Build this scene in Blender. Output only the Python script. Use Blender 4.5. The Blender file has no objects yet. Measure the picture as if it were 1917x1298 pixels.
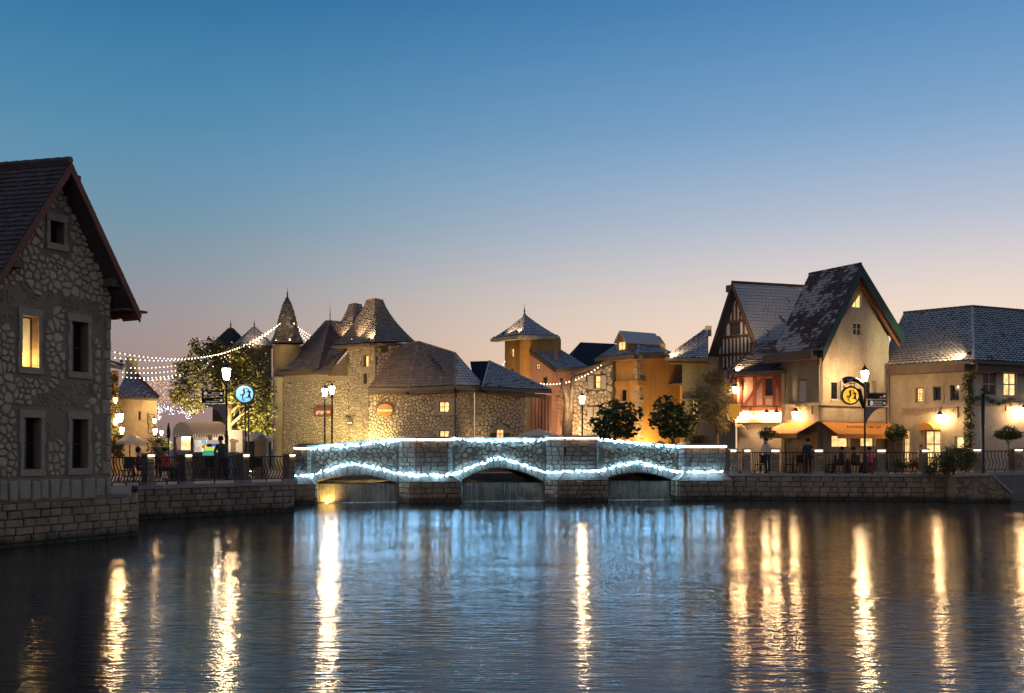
import bpy, math, random
from mathutils import Vector, Matrix
from mathutils.geometry import tessellate_polygon
sc = bpy.context.scene
COL = sc.collection
# ------------------------------------------------------------------ camera, sky, sun, exposure
F = 1917 * 35 / 36; H0 = 2.5; HY = 840.0
cd = bpy.data.cameras.new('camera'); cam = bpy.data.objects.new('camera', cd); COL.objects.link(cam)
cam.location = (0, 0, H0); cam.rotation_euler = (math.radians(90), 0, 0)
cd.lens = 35; cd.sensor_width = 36; cd.shift_y = (HY - 649) / 1917; cd.clip_end = 3000; cd.clip_start = .1
sc.camera = cam
SUN_AZ = math.radians(38)          # afterglow to the right of the view
W = bpy.data.worlds.new('World'); sc.world = W; W.use_nodes = True
def build_world():
    nt = W.node_tree; N = nt.nodes; L = nt.links; N.clear()
    out = N.new('ShaderNodeOutputWorld'); bg = N.new('ShaderNodeBackground'); L.new(bg.outputs[0], out.inputs[0])
    tc = N.new('ShaderNodeTexCoord'); sep = N.new('ShaderNodeSeparateXYZ'); L.new(tc.outputs['Generated'], sep.inputs[0])
    dot = N.new('ShaderNodeVectorMath'); dot.operation = 'DOT_PRODUCT'
    L.new(tc.outputs['Generated'], dot.inputs[0]); dot.inputs[1].default_value = (math.sin(SUN_AZ), math.cos(SUN_AZ), 0)
    def ramp(stops):
        r = N.new('ShaderNodeValToRGB'); r.color_ramp.interpolation = 'B_SPLINE'
        e = r.color_ramp.elements
        while len(e) < len(stops): e.new(.5)
        for i, (p, c) in enumerate(stops):
            e[i].position = p; e[i].color = tuple(((x / 255 + .055) / 1.055) ** 2.4 for x in c) + (1,)
        mp = N.new('ShaderNodeMapRange'); mp.inputs[1].default_value = 0; mp.inputs[2].default_value = .6
        L.new(sep.outputs[2], mp.inputs[0]); L.new(mp.outputs[0], r.inputs[0]); return r
    # stops: sin(elevation)/0.6 ; frame top is about 0.68, roofs' skyline about 0.15
    ra = ramp([(0, (120, 96, 104)), (.13, (164, 136, 128)), (.25, (138, 143, 150)), (.36, (106, 142, 162)), (.50, (78, 136, 170)), (.70, (36, 100, 150)), (1, (22, 66, 118))])
    rb = ramp([(0, (250, 204, 158)), (.13, (252, 216, 182)), (.25, (222, 206, 196)), (.36, (174, 184, 202)), (.50, (118, 158, 196)), (.70, (62, 124, 176)), (1, (30, 80, 136))])
    mx = N.new('ShaderNodeMixRGB'); mr = N.new('ShaderNodeMapRange'); mr.inputs[1].default_value = .48; mr.inputs[2].default_value = 1.0
    mr.interpolation_type = 'SMOOTHSTEP'
    L.new(dot.outputs['Value'], mr.inputs[0]); L.new(mr.outputs[0], mx.inputs[0]); L.new(ra.outputs[0], mx.inputs[1]); L.new(rb.outputs[0], mx.inputs[2])
    # pinkish anti-twilight arch opposite the afterglow
    rc = ramp([(0, (112, 104, 112)), (.12, (172, 146, 142)), (.3, (186, 164, 160)), (.55, (128, 150, 170)), (1, (44, 92, 136))])
    mb_ = N.new('ShaderNodeMapRange'); mb_.interpolation_type = 'SMOOTHSTEP'; mb_.inputs[1].default_value = .2; mb_.inputs[2].default_value = -.7; L.new(dot.outputs['Value'], mb_.inputs[0])
    mx2 = N.new('ShaderNodeMixRGB'); L.new(mb_.outputs[0], mx2.inputs[0]); L.new(mx.outputs[0], mx2.inputs[1]); L.new(rc.outputs[0], mx2.inputs[2]); mx = mx2
    sk = N.new('ShaderNodeTexSky'); sk.sky_type = 'NISHITA'; sk.sun_disc = False; sk.sun_elevation = math.radians(-1.5); sk.sun_rotation = SUN_AZ
    sm = N.new('ShaderNodeMixRGB'); sm.blend_type = 'ADD'; sm.inputs[0].default_value = .01
    L.new(mx.outputs[0], sm.inputs[1]); L.new(sk.outputs[0], sm.inputs[2]); L.new(sm.outputs[0], bg.inputs[0]); bg.inputs[1].default_value = .72
build_world()
sl = bpy.data.lights.new('afterglow', 'SUN'); sl.energy = .3; sl.angle = math.radians(25); sl.color = (1, .72, .55)
so = bpy.data.objects.new('afterglow', sl); COL.objects.link(so)
so.rotation_euler = (math.radians(84), 0, math.radians(180) - SUN_AZ)
sc.view_settings.view_transform = 'Standard'; sc.view_settings.look = 'None'; sc.view_settings.gamma = 1
sc.view_settings.exposure = .62; sc.view_settings.use_curve_mapping = False
sc.render.engine = 'CYCLES'; cy = sc.cycles
cy.use_denoising = True; cy.max_bounces = 6; cy.diffuse_bounces = 3; cy.glossy_bounces = 4; cy.transmission_bounces = 2
cy.caustics_reflective = False; cy.caustics_refractive = False; cy.sample_clamp_indirect = 6; cy.use_light_tree = True
try: cy.denoiser = 'OPENIMAGEDENOISE'
except Exception: pass
# ------------------------------------------------------------------ helpers
def P(px, py, Y): return Vector(((px - 958.5) / F * Y, Y, H0 + (HY - py) / F * Y))
def PX(px, Y): return (px - 958.5) / F * Y
def proj(v): return (958.5 + v[0] / v[1] * F, HY - (v[2] - H0) / v[1] * F) if v[1] > .5 else (-9999, 0)
def inframe(v):
    x, y = proj(v); return -5 < x < 1922 and -5 < y < 1303
class MB:
    def __init__(s): s.v = []; s.f = []
    def add(s, vs, fs):
        o = len(s.v); s.v += [Vector(a) for a in vs]; s.f += [tuple(i + o for i in f) for f in fs]; return s
    def poly(s, pts): return s.add(pts, [tuple(range(len(pts)))])
    def box(s, c, sx, sy, sz, X=(1, 0, 0), Yv=(0, 1, 0), Z=(0, 0, 1)):
        c = Vector(c); X = Vector(X) * sx / 2; Yv = Vector(Yv) * sy / 2; Z = Vector(Z) * sz / 2
        vs = [c + a * X + b * Yv + e * Z for e in (-1, 1) for b in (-1, 1) for a in (-1, 1)]
        return s.add(vs, [(0, 2, 3, 1), (4, 5, 7, 6), (0, 1, 5, 4), (2, 6, 7, 3), (0, 4, 6, 2), (1, 3, 7, 5)])
    def prism(s, pts, ext):
        n = len(pts); pts = [Vector(p) for p in pts]; ext = Vector(ext)
        return s.add(pts + [p + ext for p in pts], [tuple(range(n)), tuple(range(2 * n - 1, n - 1, -1))] + [(i, i + n, (i + 1) % n + n, (i + 1) % n) for i in range(n)])
    def beam(s, a, b, w, h, up=(0, 0, 1)):
        a = Vector(a); b = Vector(b); d = (b - a); l = d.length; d.normalize(); up = Vector(up)
        sd = d.cross(up)
        if sd.length < 1e-4: sd = d.cross(Vector((1, 0, 0)))
        sd.normalize(); u2 = sd.cross(d); return s.box((a + b) / 2, l, w, h, d, sd, u2)
    def tube(s, path, r, n=6, r2=None, cap=True):
        path = [Vector(p) for p in path]; m = len(path); o = len(s.v)
        for i, p in enumerate(path):
            t = (path[min(i + 1, m - 1)] - path[max(i - 1, 0)])
            t = t.normalized() if t.length > 1e-9 else Vector((0, 0, 1))
            a = t.orthogonal() if abs(t.z) > .95 else t.cross(Vector((0, 0, 1)))
            a = Vector((1, 0, 0)) - t * t.x if abs(t.z) > .95 else a
            a.normalize(); b = t.cross(a); rr = r if r2 is None else r + (r2 - r) * i / max(1, m - 1)
            if isinstance(r, (list, tuple)): rr = r[i]
            for k in range(n):
                g = 2 * math.pi * k / n; s.v.append(p + a * math.cos(g) * rr + b * math.sin(g) * rr)
        for i in range(m - 1):
            for k in range(n):
                k2 = (k + 1) % n; s.f.append((o + i * n + k, o + i * n + k2, o + (i + 1) * n + k2, o + (i + 1) * n + k))
        if cap: s.f.append(tuple(o + k for k in range(n))[::-1]); s.f.append(tuple(o + (m - 1) * n + k for k in range(n)))
        return s
    def lathe(s, c, prof, n=12, rot=0, sq=None):
        c = Vector(c); o = len(s.v); m = len(prof)
        for (r, z) in prof:
            for k in range(n):
                g = 2 * math.pi * k / n + rot; s.v.append(c + Vector((math.cos(g) * r, math.sin(g) * r, z)))
        for i in range(m - 1):
            for k in range(n):
                k2 = (k + 1) % n; s.f.append((o + i * n + k, o + i * n + k2, o + (i + 1) * n + k2, o + (i + 1) * n + k))
        s.f.append(tuple(o + k for k in range(n))[::-1]); s.f.append(tuple(o + (m - 1) * n + k for k in range(n)))
        return s
    def octa(s, c, r):
        c = Vector(c); vs = [c + Vector(d) * r for d in ((1, 0, 0), (-1, 0, 0), (0, 1, 0), (0, -1, 0), (0, 0, 1), (0, 0, -1))]
        return s.add(vs, [(0, 2, 4), (2, 1, 4), (1, 3, 4), (3, 0, 4), (2, 0, 5), (1, 2, 5), (3, 1, 5), (0, 3, 5)])
    def mesh(s, name, org=(0, 0, 0)):
        me = bpy.data.meshes.new(name); o = Vector(org)
        me.from_pydata([tuple(v - o) for v in s.v], [], s.f); me.update(); return me
def thing(name, label, cat, loc, group=None, kind=None):
    o = bpy.data.objects.new(name, None); COL.objects.link(o); o.location = loc; o.empty_display_size = .2
    o['label'] = label; o['category'] = cat
    if group: o['group'] = group
    if kind: o['kind'] = kind
    o['wl'] = list(Vector(loc)); return o
def WL(p): return Vector(p['wl']) if p is not None else Vector((0, 0, 0))
def part(name, mb, mat, parent=None, stuff=False, smooth=False, label=None, cat=None, group=None, kind=None, loc=None, rev=None):
    org = WL(parent) if parent is not None else Vector(loc or (0, 0, 0))
    me = mb.mesh(name, org); o = bpy.data.objects.new(name, me); COL.objects.link(o)
    for m in (mat if isinstance(mat, (list, tuple)) else [mat]): me.materials.append(m)
    if smooth: me.polygons.foreach_set('use_smooth', [True] * len(me.polygons))
    if parent is not None: o.parent = parent
    else: o.location = org
    o['wl'] = list(org)
    if stuff: o['kind'] = 'stuff'
    if kind: o['kind'] = kind
    if label: o['label'] = label
    if cat: o['category'] = cat
    if group: o['group'] = group
    return o
def fixn(o):
    import bmesh
    bm = bmesh.new(); bm.from_mesh(o.data); bmesh.ops.recalc_face_normals(bm, faces=bm.faces); bm.to_mesh(o.data); bm.free()
def dup(root, loc, label, rotz=None):
    r = root.copy(); COL.objects.link(r); r.location = loc; r['label'] = label
    if rotz is not None: r.rotation_euler = (0, 0, rotz)
    r['wl'] = list(Vector(loc))
    for ch in root.children:
        c = ch.copy(); COL.objects.link(c); c.parent = r
        for g in ch.children:
            d = g.copy(); COL.objects.link(d); d.parent = c
    return r
class Frame:
    "a vertical plane through two plan points; u runs along it, d is measured outwards (towards the water)"
    def __init__(s, a, b):
        s.o = Vector((a[0], a[1], 0)); d = Vector((b[0] - a[0], b[1] - a[1], 0)); s.L = d.length; s.u = d.normalized()
        n = Vector((s.u.y, -s.u.x, 0)); s.n = n if n.dot(-s.o) > 0 else -n
    def pt(s, u, z, d=0): return s.o + s.u * u + s.n * d + Vector((0, 0, z))
    def hit(s, px, py, d=0):
        tx = (px - 958.5) / F; o = s.o + s.n * d; k = (tx * o.y - o.x) / (s.u.x - tx * s.u.y); Y = o.y + k * s.u.y
        return (k, H0 + (HY - py) / F * Y)
    def rect(s, x0, y0, x1, y1, d=0):
        a = s.hit(x0, y0, d); b = s.hit(x1, y1, d); a2 = s.hit(x0, y1, d); b2 = s.hit(x1, y0, d)
        return (a[0], (a2[1] + b[1]) / 2, b[0], (a[1] + b2[1]) / 2)
def FR(xa, Ya, xb, Yb): return Frame((PX(xa, Ya), Ya), (PX(xb, Yb), Yb))
# ------------------------------------------------------------------ materials
def MAT(name, c1, c2=None, rough=.85, ns=2.0, bs=25, bump=.35, bd=.02, emit=0, ecol=None, frost=None, metal=0, nw=.6, stain=None, spec=.3, wet=False):
    m = bpy.data.materials.new(name); m.use_nodes = True; nt = m.node_tree; N = nt.nodes; L = nt.links
    b = N['Principled BSDF']; b.inputs['Roughness'].default_value = rough; b.inputs['Metallic'].default_value = metal
    b.inputs['Specular IOR Level'].default_value = spec
    if c2 is None: c2 = tuple(x * .7 for x in c1)
    g = N.new('ShaderNodeNewGeometry'); oi = N.new('ShaderNodeObjectInfo')
    n1 = N.new('ShaderNodeTexNoise'); n1.inputs['Scale'].default_value = ns; n1.inputs['Detail'].default_value = 6; L.new(g.outputs['Position'], n1.inputs['Vector'])
    ad = N.new('ShaderNodeMath'); ad.operation = 'ADD'; L.new(g.outputs['Random Per Island'], ad.inputs[0]); L.new(oi.outputs['Random'], ad.inputs[1])
    fr = N.new('ShaderNodeMath'); fr.operation = 'FRACT'; L.new(ad.outputs[0], fr.inputs[0])
    mr = N.new('ShaderNodeMapRange'); mr.inputs[1].default_value = .28; mr.inputs[2].default_value = .72; L.new(n1.outputs['Fac'], mr.inputs[0])
    mx = N.new('ShaderNodeMix'); mx.data_type = 'FLOAT'; mx.inputs[0].default_value = nw; L.new(fr.outputs[0], mx.inputs[2]); L.new(mr.outputs[0], mx.inputs[3])
    cm = N.new('ShaderNodeMixRGB'); L.new(mx.outputs[0], cm.inputs[0]); cm.inputs[1].default_value = (*c1, 1); cm.inputs[2].default_value = (*c2, 1)
    col = cm.outputs[0]
    n2 = N.new('ShaderNodeTexNoise'); n2.inputs['Scale'].default_value = bs; n2.inputs['Detail'].default_value = 5; L.new(g.outputs['Position'], n2.inputs['Vector'])
    gm = N.new('ShaderNodeMapRange'); gm.inputs[3].default_value = .65; gm.inputs[4].default_value = 1.3; L.new(n2.outputs['Fac'], gm.inputs[0])
    gx = N.new('ShaderNodeMixRGB'); gx.blend_type = 'MULTIPLY'; gx.inputs[0].default_value = 1; L.new(col, gx.inputs[1]); L.new(gm.outputs[0], gx.inputs[2]); col = gx.outputs[0]
    if stain:
        ns2 = N.new('ShaderNodeTexNoise'); ns2.inputs['Scale'].default_value = 1.0; ns2.inputs['Detail'].default_value = 8; ns2.inputs['Roughness'].default_value = .65
        mp = N.new('ShaderNodeMapping'); mp.inputs['Scale'].default_value = (1.4, 1.4, .35); L.new(g.outputs['Position'], mp.inputs[0]); L.new(mp.outputs[0], ns2.inputs[0])
        sr = N.new('ShaderNodeMapRange'); sr.inputs[1].default_value = .48; sr.inputs[2].default_value = .75; sr.inputs[4].default_value = .75; L.new(ns2.outputs['Fac'], sr.inputs[0])
        sx = N.new('ShaderNodeMixRGB'); L.new(sr.outputs[0], sx.inputs[0]); L.new(col, sx.inputs[1]); sx.inputs[2].default_value = (*stain, 1); col = sx.outputs[0]
    if wet:
        sz = N.new('ShaderNodeSeparateXYZ'); L.new(g.outputs['Position'], sz.inputs[0]); wa = N.new('ShaderNodeMath'); wa.operation = 'MULTIPLY_ADD'; L.new(n1.outputs['Fac'], wa.inputs[0]); wa.inputs[1].default_value = -.35; L.new(sz.outputs[2], wa.inputs[2])
        wm = N.new('ShaderNodeMapRange'); wm.inputs[1].default_value = .16; wm.inputs[2].default_value = -.06; wm.inputs[4].default_value = .85; L.new(wa.outputs[0], wm.inputs[0]); wx = N.new('ShaderNodeMixRGB'); L.new(wm.outputs[0], wx.inputs[0]); L.new(col, wx.inputs[1]); wx.inputs[2].default_value = (.03, .034, .018, 1); col = wx.outputs[0]
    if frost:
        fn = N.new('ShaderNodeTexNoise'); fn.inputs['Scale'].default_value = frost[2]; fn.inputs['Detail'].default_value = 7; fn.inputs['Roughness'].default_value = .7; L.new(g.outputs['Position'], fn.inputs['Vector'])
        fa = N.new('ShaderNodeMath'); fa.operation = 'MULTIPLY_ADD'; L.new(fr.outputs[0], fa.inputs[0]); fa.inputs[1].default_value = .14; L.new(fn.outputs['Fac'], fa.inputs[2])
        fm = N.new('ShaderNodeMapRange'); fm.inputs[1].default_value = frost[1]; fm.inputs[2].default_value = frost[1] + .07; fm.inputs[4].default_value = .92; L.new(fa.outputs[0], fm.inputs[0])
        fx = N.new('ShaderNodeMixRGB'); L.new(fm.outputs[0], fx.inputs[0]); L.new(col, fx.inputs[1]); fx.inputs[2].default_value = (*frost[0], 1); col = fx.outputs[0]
    L.new(col, b.inputs['Base Color'])
    bp = N.new('ShaderNodeBump'); bp.inputs['Strength'].default_value = bump; bp.inputs['Distance'].default_value = bd; L.new(n2.outputs['Fac'], bp.inputs['Height']); L.new(bp.outputs[0], b.inputs['Normal'])
    if emit:
        L.new(col, b.inputs['Emission Color']) if ecol is None else None
        if ecol: b.inputs['Emission Color'].default_value = (*ecol, 1)
        b.inputs['Emission Strength'].default_value = emit
    return m
def EMIT(name, col, s):
    m = bpy.data.materials.new(name); m.use_nodes = True; N = m.node_tree.nodes; b = N['Principled BSDF']
    b.inputs['Base Color'].default_value = (.8, .8, .8, 1); b.inputs['Emission Color'].default_value = (*col, 1); b.inputs['Emission Strength'].default_value = s
    return m
WARM = (1, .62, .27)
m_rough = MAT('roughcast_mortar', (.40, .295, .19), (.24, .175, .115), bs=38, bump=1, bd=.03, ns=1.2)
m_stone = MAT('limestone', (.66, .51, .345), (.42, .32, .21), nw=.45, bs=14, bump=.6, bd=.02)
m_dress = MAT('dressed_stone', (.47, .375, .265), (.36, .285, .20), bs=12, bump=.4, bd=.015)
m_mort = MAT('wall_mortar', (.17, .135, .10), (.10, .08, .06), bs=30, bump=.8)
m_cstone = MAT('castle_stone', (.66, .56, .40), (.38, .30, .20), nw=.3, bs=12, bump=.5)
m_quay = MAT('quay_stone', (.47, .325, .20), (.26, .18, .11), nw=.45, bs=10, bump=.7, bd=.03, stain=(.09, .07, .05), wet=True)
m_qmort = MAT('quay_mortar', (.07, .06, .05), (.04, .036, .03), bs=20)
m_brub = MAT('bridge_rubble', (.40, .29, .195), (.17, .125, .085), nw=.3, bs=11, bump=.6)
m_bblk = MAT('bridge_block', (.34, .265, .195), (.19, .15, .115), nw=.4, bs=9, bump=.6)
m_cream = MAT('cream_plaster', (.55, .47, .34), (.42, .35, .245), bs=9, bump=.25, ns=.9, nw=.9, stain=(.25, .20, .14))
m_cream2 = MAT('old_plaster', (.50, .43, .32), (.36, .30, .21), bs=9, bump=.3, ns=.8, nw=.9, stain=(.2, .165, .12))
m_ochre = MAT('ochre_plaster', (.55, .30, .09), (.42, .21, .055), bs=8, bump=.25, ns=.8, nw=.9, stain=(.25, .13, .05))
m_pink = MAT('pink_plaster', (.50, .26, .17), (.38, .19, .125), bs=8, bump=.25, ns=.8, nw=.9, stain=(.25, .13, .09))
m_pinkl = MAT('pale_pink_plaster', (.66, .46, .35), (.55, .36, .27), bs=8, bump=.2, ns=.8, nw=.9)
m_grey = MAT('grey_plaster', (.20, .19, .155), (.12, .115, .09), bs=8, bump=.3, ns=.8, nw=.9, stain=(.08, .08, .06))
m_beige = MAT('beige_plaster', (.50, .41, .29), (.40, .32, .22), bs=8, bump=.2, ns=.8, nw=.9)
m_white = MAT('infill_plaster', (.78, .68, .58), (.62, .53, .45), bs=8, bump=.2, ns=.8, nw=.9)
m_pale = MAT('pale_render', (.66, .58, .45), (.55, .47, .36), bs=8, bump=.2, ns=.8, nw=.9)
m_timber = MAT('dark_timber', (.13, .075, .05), (.075, .042, .03), bs=18, bump=.5)
m_redt = MAT('red_timber', (.30, .09, .055), (.20, .06, .04), bs=18, bump=.4)
m_barge = MAT('red_brown_board', (.25, .105, .075), (.17, .07, .055), bs=16, bump=.3)
m_green = MAT('green_board', (.032, .07, .056), (.022, .05, .04), bs=16, bump=.2, rough=.5)
m_soff = MAT('soffit_board', (.19, .135, .10), (.13, .09, .065), bs=16, bump=.3)
m_gut = MAT('gutter_metal', (.15, .135, .105), (.10, .09, .07), rough=.5, bs=20, bump=.1)
m_tdark = MAT('purple_slate_tile', (.15, .10, .09), (.08, .055, .05), bs=12, bump=.5, nw=.4)
FR_C = (.70, .57, .48)
m_tbrown = MAT('brown_tile', (.42, .30, .215), (.25, .175, .125), bs=12, bump=.5, nw=.3, frost=(FR_C, .70, 1.2))
m_tfrost = MAT('frosted_tile', (.15, .12, .115), (.08, .062, .062), bs=12, bump=.5, nw=.3, frost=(FR_C, .40, 2.2))
m_tpatch = MAT('patchy_frost_tile', (.11, .07, .065), (.055, .036, .036), bs=12, bump=.5, nw=.3, frost=((.46, .39, .36), .56, .8))
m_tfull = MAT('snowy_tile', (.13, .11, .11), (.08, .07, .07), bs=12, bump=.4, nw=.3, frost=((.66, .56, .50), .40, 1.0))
m_tlight = MAT('tan_tile', (.30, .24, .17), (.17, .13, .09), bs=12, bump=.4, nw=.3, frost=(FR_C, .62, 1.3))
m_tedge = MAT('bare_tile_edge_shade', (.10, .072, .06), (.065, .047, .04), bs=12, bump=.2)  # frost-free lower tile edges, with contact shade and dirt put into the dark colour
m_troof = MAT('roof_underlay', (.10, .08, .075), (.06, .05, .048), bs=12)
m_navy = MAT('dark_slate', (.04, .045, .06), (.025, .028, .04), bs=12, bump=.4)
m_iron = MAT('black_iron', (.018, .015, .013), (.012, .010, .009), rough=.45, bs=30, bump=.1, spec=.5)
m_rail = MAT('brown_iron', (.035, .022, .017), (.02, .013, .010), rough=.45, bs=30, bump=.15, spec=.5)
m_cope = MAT('coping_stone', (.46, .40, .33), (.33, .28, .23), bs=10, bump=.5, nw=.5)
m_frame = MAT('white_frame', (.62, .55, .45), (.5, .44, .36), rough=.5, bs=20, bump=.1)
m_dframe = MAT('brown_frame', (.12, .08, .055), (.08, .055, .04), rough=.6, bs=20, bump=.2)
m_shut = MAT('white_shutter', (.55, .49, .40), (.45, .40, .32), bs=20, bump=.1)
m_gshut = MAT('grey_shutter', (.34, .27, .20), (.25, .2, .15), bs=20, bump=.1)
m_ground = MAT('paving', (.30, .25, .20), (.2, .165, .13), bs=6, bump=.4, ns=.7)
m_awn = MAT('orange_awning', (.80, .36, .09), (.68, .28, .06), rough=.8, bs=40, bump=.1, ns=1.5)
m_canv = MAT('beige_canvas', (.52, .44, .34), (.44, .37, .28), rough=.9, bs=50, bump=.1)
m_bark = MAT('bark', (.20, .145, .095), (.11, .08, .05), bs=14, bump=1, bd=.04)
m_barkp = MAT('pale_bark', (.30, .235, .165), (.18, .14, .10), bs=12, bump=1, bd=.04)
def LEAFM(n, a, b): return MAT(n, a, b, rough=.55, bs=4, bump=0, nw=.35, ns=1.2)
m_leaf = LEAFM('broad_leaf', (.13, .125, .035), (.06, .07, .018))
m_leafd = LEAFM('glossy_dark_leaf', (.085, .12, .035), (.04, .06, .018))
m_olive = LEAFM('olive_leaf', (.22, .185, .095), (.12, .105, .05))
m_topi = LEAFM('topiary_leaf', (.12, .14, .045), (.06, .075, .024))
m_ivy = LEAFM('ivy_leaf', (.07, .09, .03), (.03, .045, .014))
m_dark = MAT('dark_glass', (.02, .02, .022), (.012, .012, .014), rough=.08, bump=.0, spec=.6)
m_black = MAT('black_board', (.022, .018, .015), (.015, .012, .010), rough=.5, bs=30, bump=.05)
m_txt = EMIT('sign_lettering', (.75, .68, .6), .25)
m_lit = MAT('lit_pane', (1, .70, .30), (.55, .29, .08), rough=.15, ns=4.5, bs=7, bump=0, emit=1.0, nw=.9)
m_lity = MAT('lit_pane_yellow', (1, .80, .34), (.6, .38, .11), rough=.15, ns=3.5, bs=5, bump=0, emit=.95, nw=.9)
m_shop = MAT('lit_shop_pane', (1, .72, .34), (.45, .25, .08), rough=.1, ns=4, bs=9, bump=0, emit=1.1, nw=.95)
m_lamp = EMIT('lamp_glass', (1, .66, .33), 220)
m_wlamp = EMIT('wall_lamp_glass', (1, .62, .29), 85)
m_farlamp = EMIT('far_lamp_glass', (1, .6, .26), 130)
m_led = EMIT('warm_led', (1, .78, .55), 9)
m_ledp = EMIT('pillar_led', (1, .72, .42), 4)
m_fairy = EMIT('fairy_bulb', (.27, .62, 1.0), 40)
m_fest = EMIT('festoon_bulb', (1, .72, .42), 7)
m_gold = EMIT('gold_bulb', (1, .58, .16), 1.2)
m_wdeco = EMIT('white_deco_bulb', (.8, .9, 1.0), 4)
m_lens = EMIT('floodlight_lens', (1, .8, .5), 25)
# ------------------------------------------------------------------ generic builders
def mat_water():
    m = bpy.data.materials.new('water'); m.use_nodes = True; nt = m.node_tree; N = nt.nodes; L = nt.links
    b = N['Principled BSDF']; b.inputs['Base Color'].default_value = (.012, .016, .02, 1); b.inputs['Roughness'].default_value = .10
    b.inputs['IOR'].default_value = 1.333; b.inputs['Specular IOR Level'].default_value = .5
    g = N.new('ShaderNodeNewGeometry')
    def wave(scale, sx, sy, det, rot):
        mp = N.new('ShaderNodeMapping'); mp.inputs['Scale'].default_value = (sx, sy, 1); mp.inputs['Rotation'].default_value = (0, 0, rot)
        L.new(g.outputs['Position'], mp.inputs[0]); n = N.new('ShaderNodeTexNoise'); n.inputs['Scale'].default_value = scale; n.inputs['Detail'].default_value = det
        n.inputs['Roughness'].default_value = .55; L.new(mp.outputs[0], n.inputs[0]); return n.outputs['Fac']
    a = wave(3.6, .45, 1.6, 3, .12); c = wave(12, .5, 1.5, 2, -.1); e = wave(.35, .6, 1.2, 2, .3)
    s1 = N.new('ShaderNodeMath'); s1.operation = 'MULTIPLY_ADD'; L.new(c, s1.inputs[0]); s1.inputs[1].default_value = .22; L.new(a, s1.inputs[2])
    # breeze patches: calmer and livelier water
    am = N.new('ShaderNodeMapRange'); am.inputs[1].default_value = .35; am.inputs[2].default_value = .7; am.inputs[3].default_value = .4; am.inputs[4].default_value = 1.0; L.new(e, am.inputs[0])
    s2 = N.new('ShaderNodeMath'); s2.operation = 'MULTIPLY'; L.new(s1.outputs[0], s2.inputs[0]); L.new(am.outputs[0], s2.inputs[1])
    bp = N.new('ShaderNodeBump'); bp.inputs['Strength'].default_value = 1; bp.inputs['Distance'].default_value = .025; L.new(s2.outputs[0], bp.inputs['Height']); L.new(bp.outputs[0], b.inputs['Normal'])
    return m
m_water = mat_water()
def inpoly(p, poly):
    x, y = p; c = False; n = len(poly); j = n - 1
    for i in range(n):
        xi, yi = poly[i]; xj, yj = poly[j]
        if (yi > y) != (yj > y) and x < (xj - xi) * (y - yi) / (yj - yi) + xi: c = not c
        j = i
    return c
def clip(poly, px, pz, nx, nz):
    out = []; n = len(poly)
    for i in range(n):
        a = poly[i]; b = poly[(i + 1) % n]; da = (a[0] - px) * nx + (a[1] - pz) * nz; db = (b[0] - px) * nx + (b[1] - pz) * nz
        if da <= 0: out.append(a)
        if (da < 0 < db) or (db < 0 < da):
            t = da / (da - db); out.append((a[0] + (b[0] - a[0]) * t, a[1] + (b[1] - a[1]) * t))
    return out
def area(p): return abs(sum(p[i][0] * p[(i + 1) % len(p)][1] - p[(i + 1) % len(p)][0] * p[i][1] for i in range(len(p)))) / 2
def cen(p): return (sum(a[0] for a in p) / len(p), sum(a[1] for a in p) / len(p))
def voro(poly, sx, sz, seed, holes=(), keep=None, drop=.22, convex=True):
    R = random.Random(seed); us = [p[0] for p in poly]; zs = [p[1] for p in poly]; u0, u1, z0, z1 = min(us), max(us), min(zs), max(zs)
    G = {}; nx = int((u1 - u0) / sx) + 3; nz = int((z1 - z0) / sz) + 3
    for i in range(-2, nx + 1):
        for j in range(-2, nz + 1):
            if R.random() > drop: G[i, j] = (u0 + (i + .5 * (j % 2) + R.uniform(-.42, .42)) * sx, z0 + (j + R.uniform(-.42, .42)) * sz)
    area2 = sum(poly[i][0] * poly[(i + 1) % len(poly)][1] - poly[(i + 1) % len(poly)][0] * poly[i][1] for i in range(len(poly))); sg = 1 if area2 > 0 else -1
    out = []
    for (i, j), (x, z) in G.items():
        if not inpoly((x, z), poly) or any(h[0] < x < h[2] and h[1] < z < h[3] for h in holes): continue
        if keep and not keep(x, z): continue
        c = [(x - 2 * sx, z - 2 * sz), (x + 2 * sx, z - 2 * sz), (x + 2 * sx, z + 2 * sz), (x - 2 * sx, z + 2 * sz)]
        for a in range(i - 3, i + 4):
            for b in range(j - 3, j + 4):
                q = G.get((a, b))
                if q and (a, b) != (i, j): c = clip(c, (x + q[0]) / 2, (z + q[1]) / 2, q[0] - x, q[1] - z)
                if len(c) < 3: break
            if len(c) < 3: break
        for h in holes:
            if len(c) >= 3 and max(p[0] for p in c) > h[0] and min(p[0] for p in c) < h[2] and max(p[1] for p in c) > h[1] and min(p[1] for p in c) < h[3]:
                ds = [(h[0] - x, (h[0], z, 1, 0)), (x - h[2], (h[2], z, -1, 0)), (h[1] - z, (x, h[1], 0, 1)), (z - h[3], (x, h[3], 0, -1))]
                c = clip(c, *max(ds)[1])
        if convex:
            for k in range(len(poly)):
                a, b = poly[k], poly[(k + 1) % len(poly)]
                if len(c) >= 3: c = clip(c, a[0], a[1], (b[1] - a[1]) * sg, -(b[0] - a[0]) * sg)
        elif any(not inpoly(p, poly) for p in c):
            g0 = (x, z); c = [(g0[0] + (p[0] - g0[0]) * .6, g0[1] + (p[1] - g0[1]) * .6) for p in c]
            if any(not inpoly(p, poly) for p in c): continue
        if len(c) >= 3 and area(c) > .12 * sx * sz: out.append(c)
    return out
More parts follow.
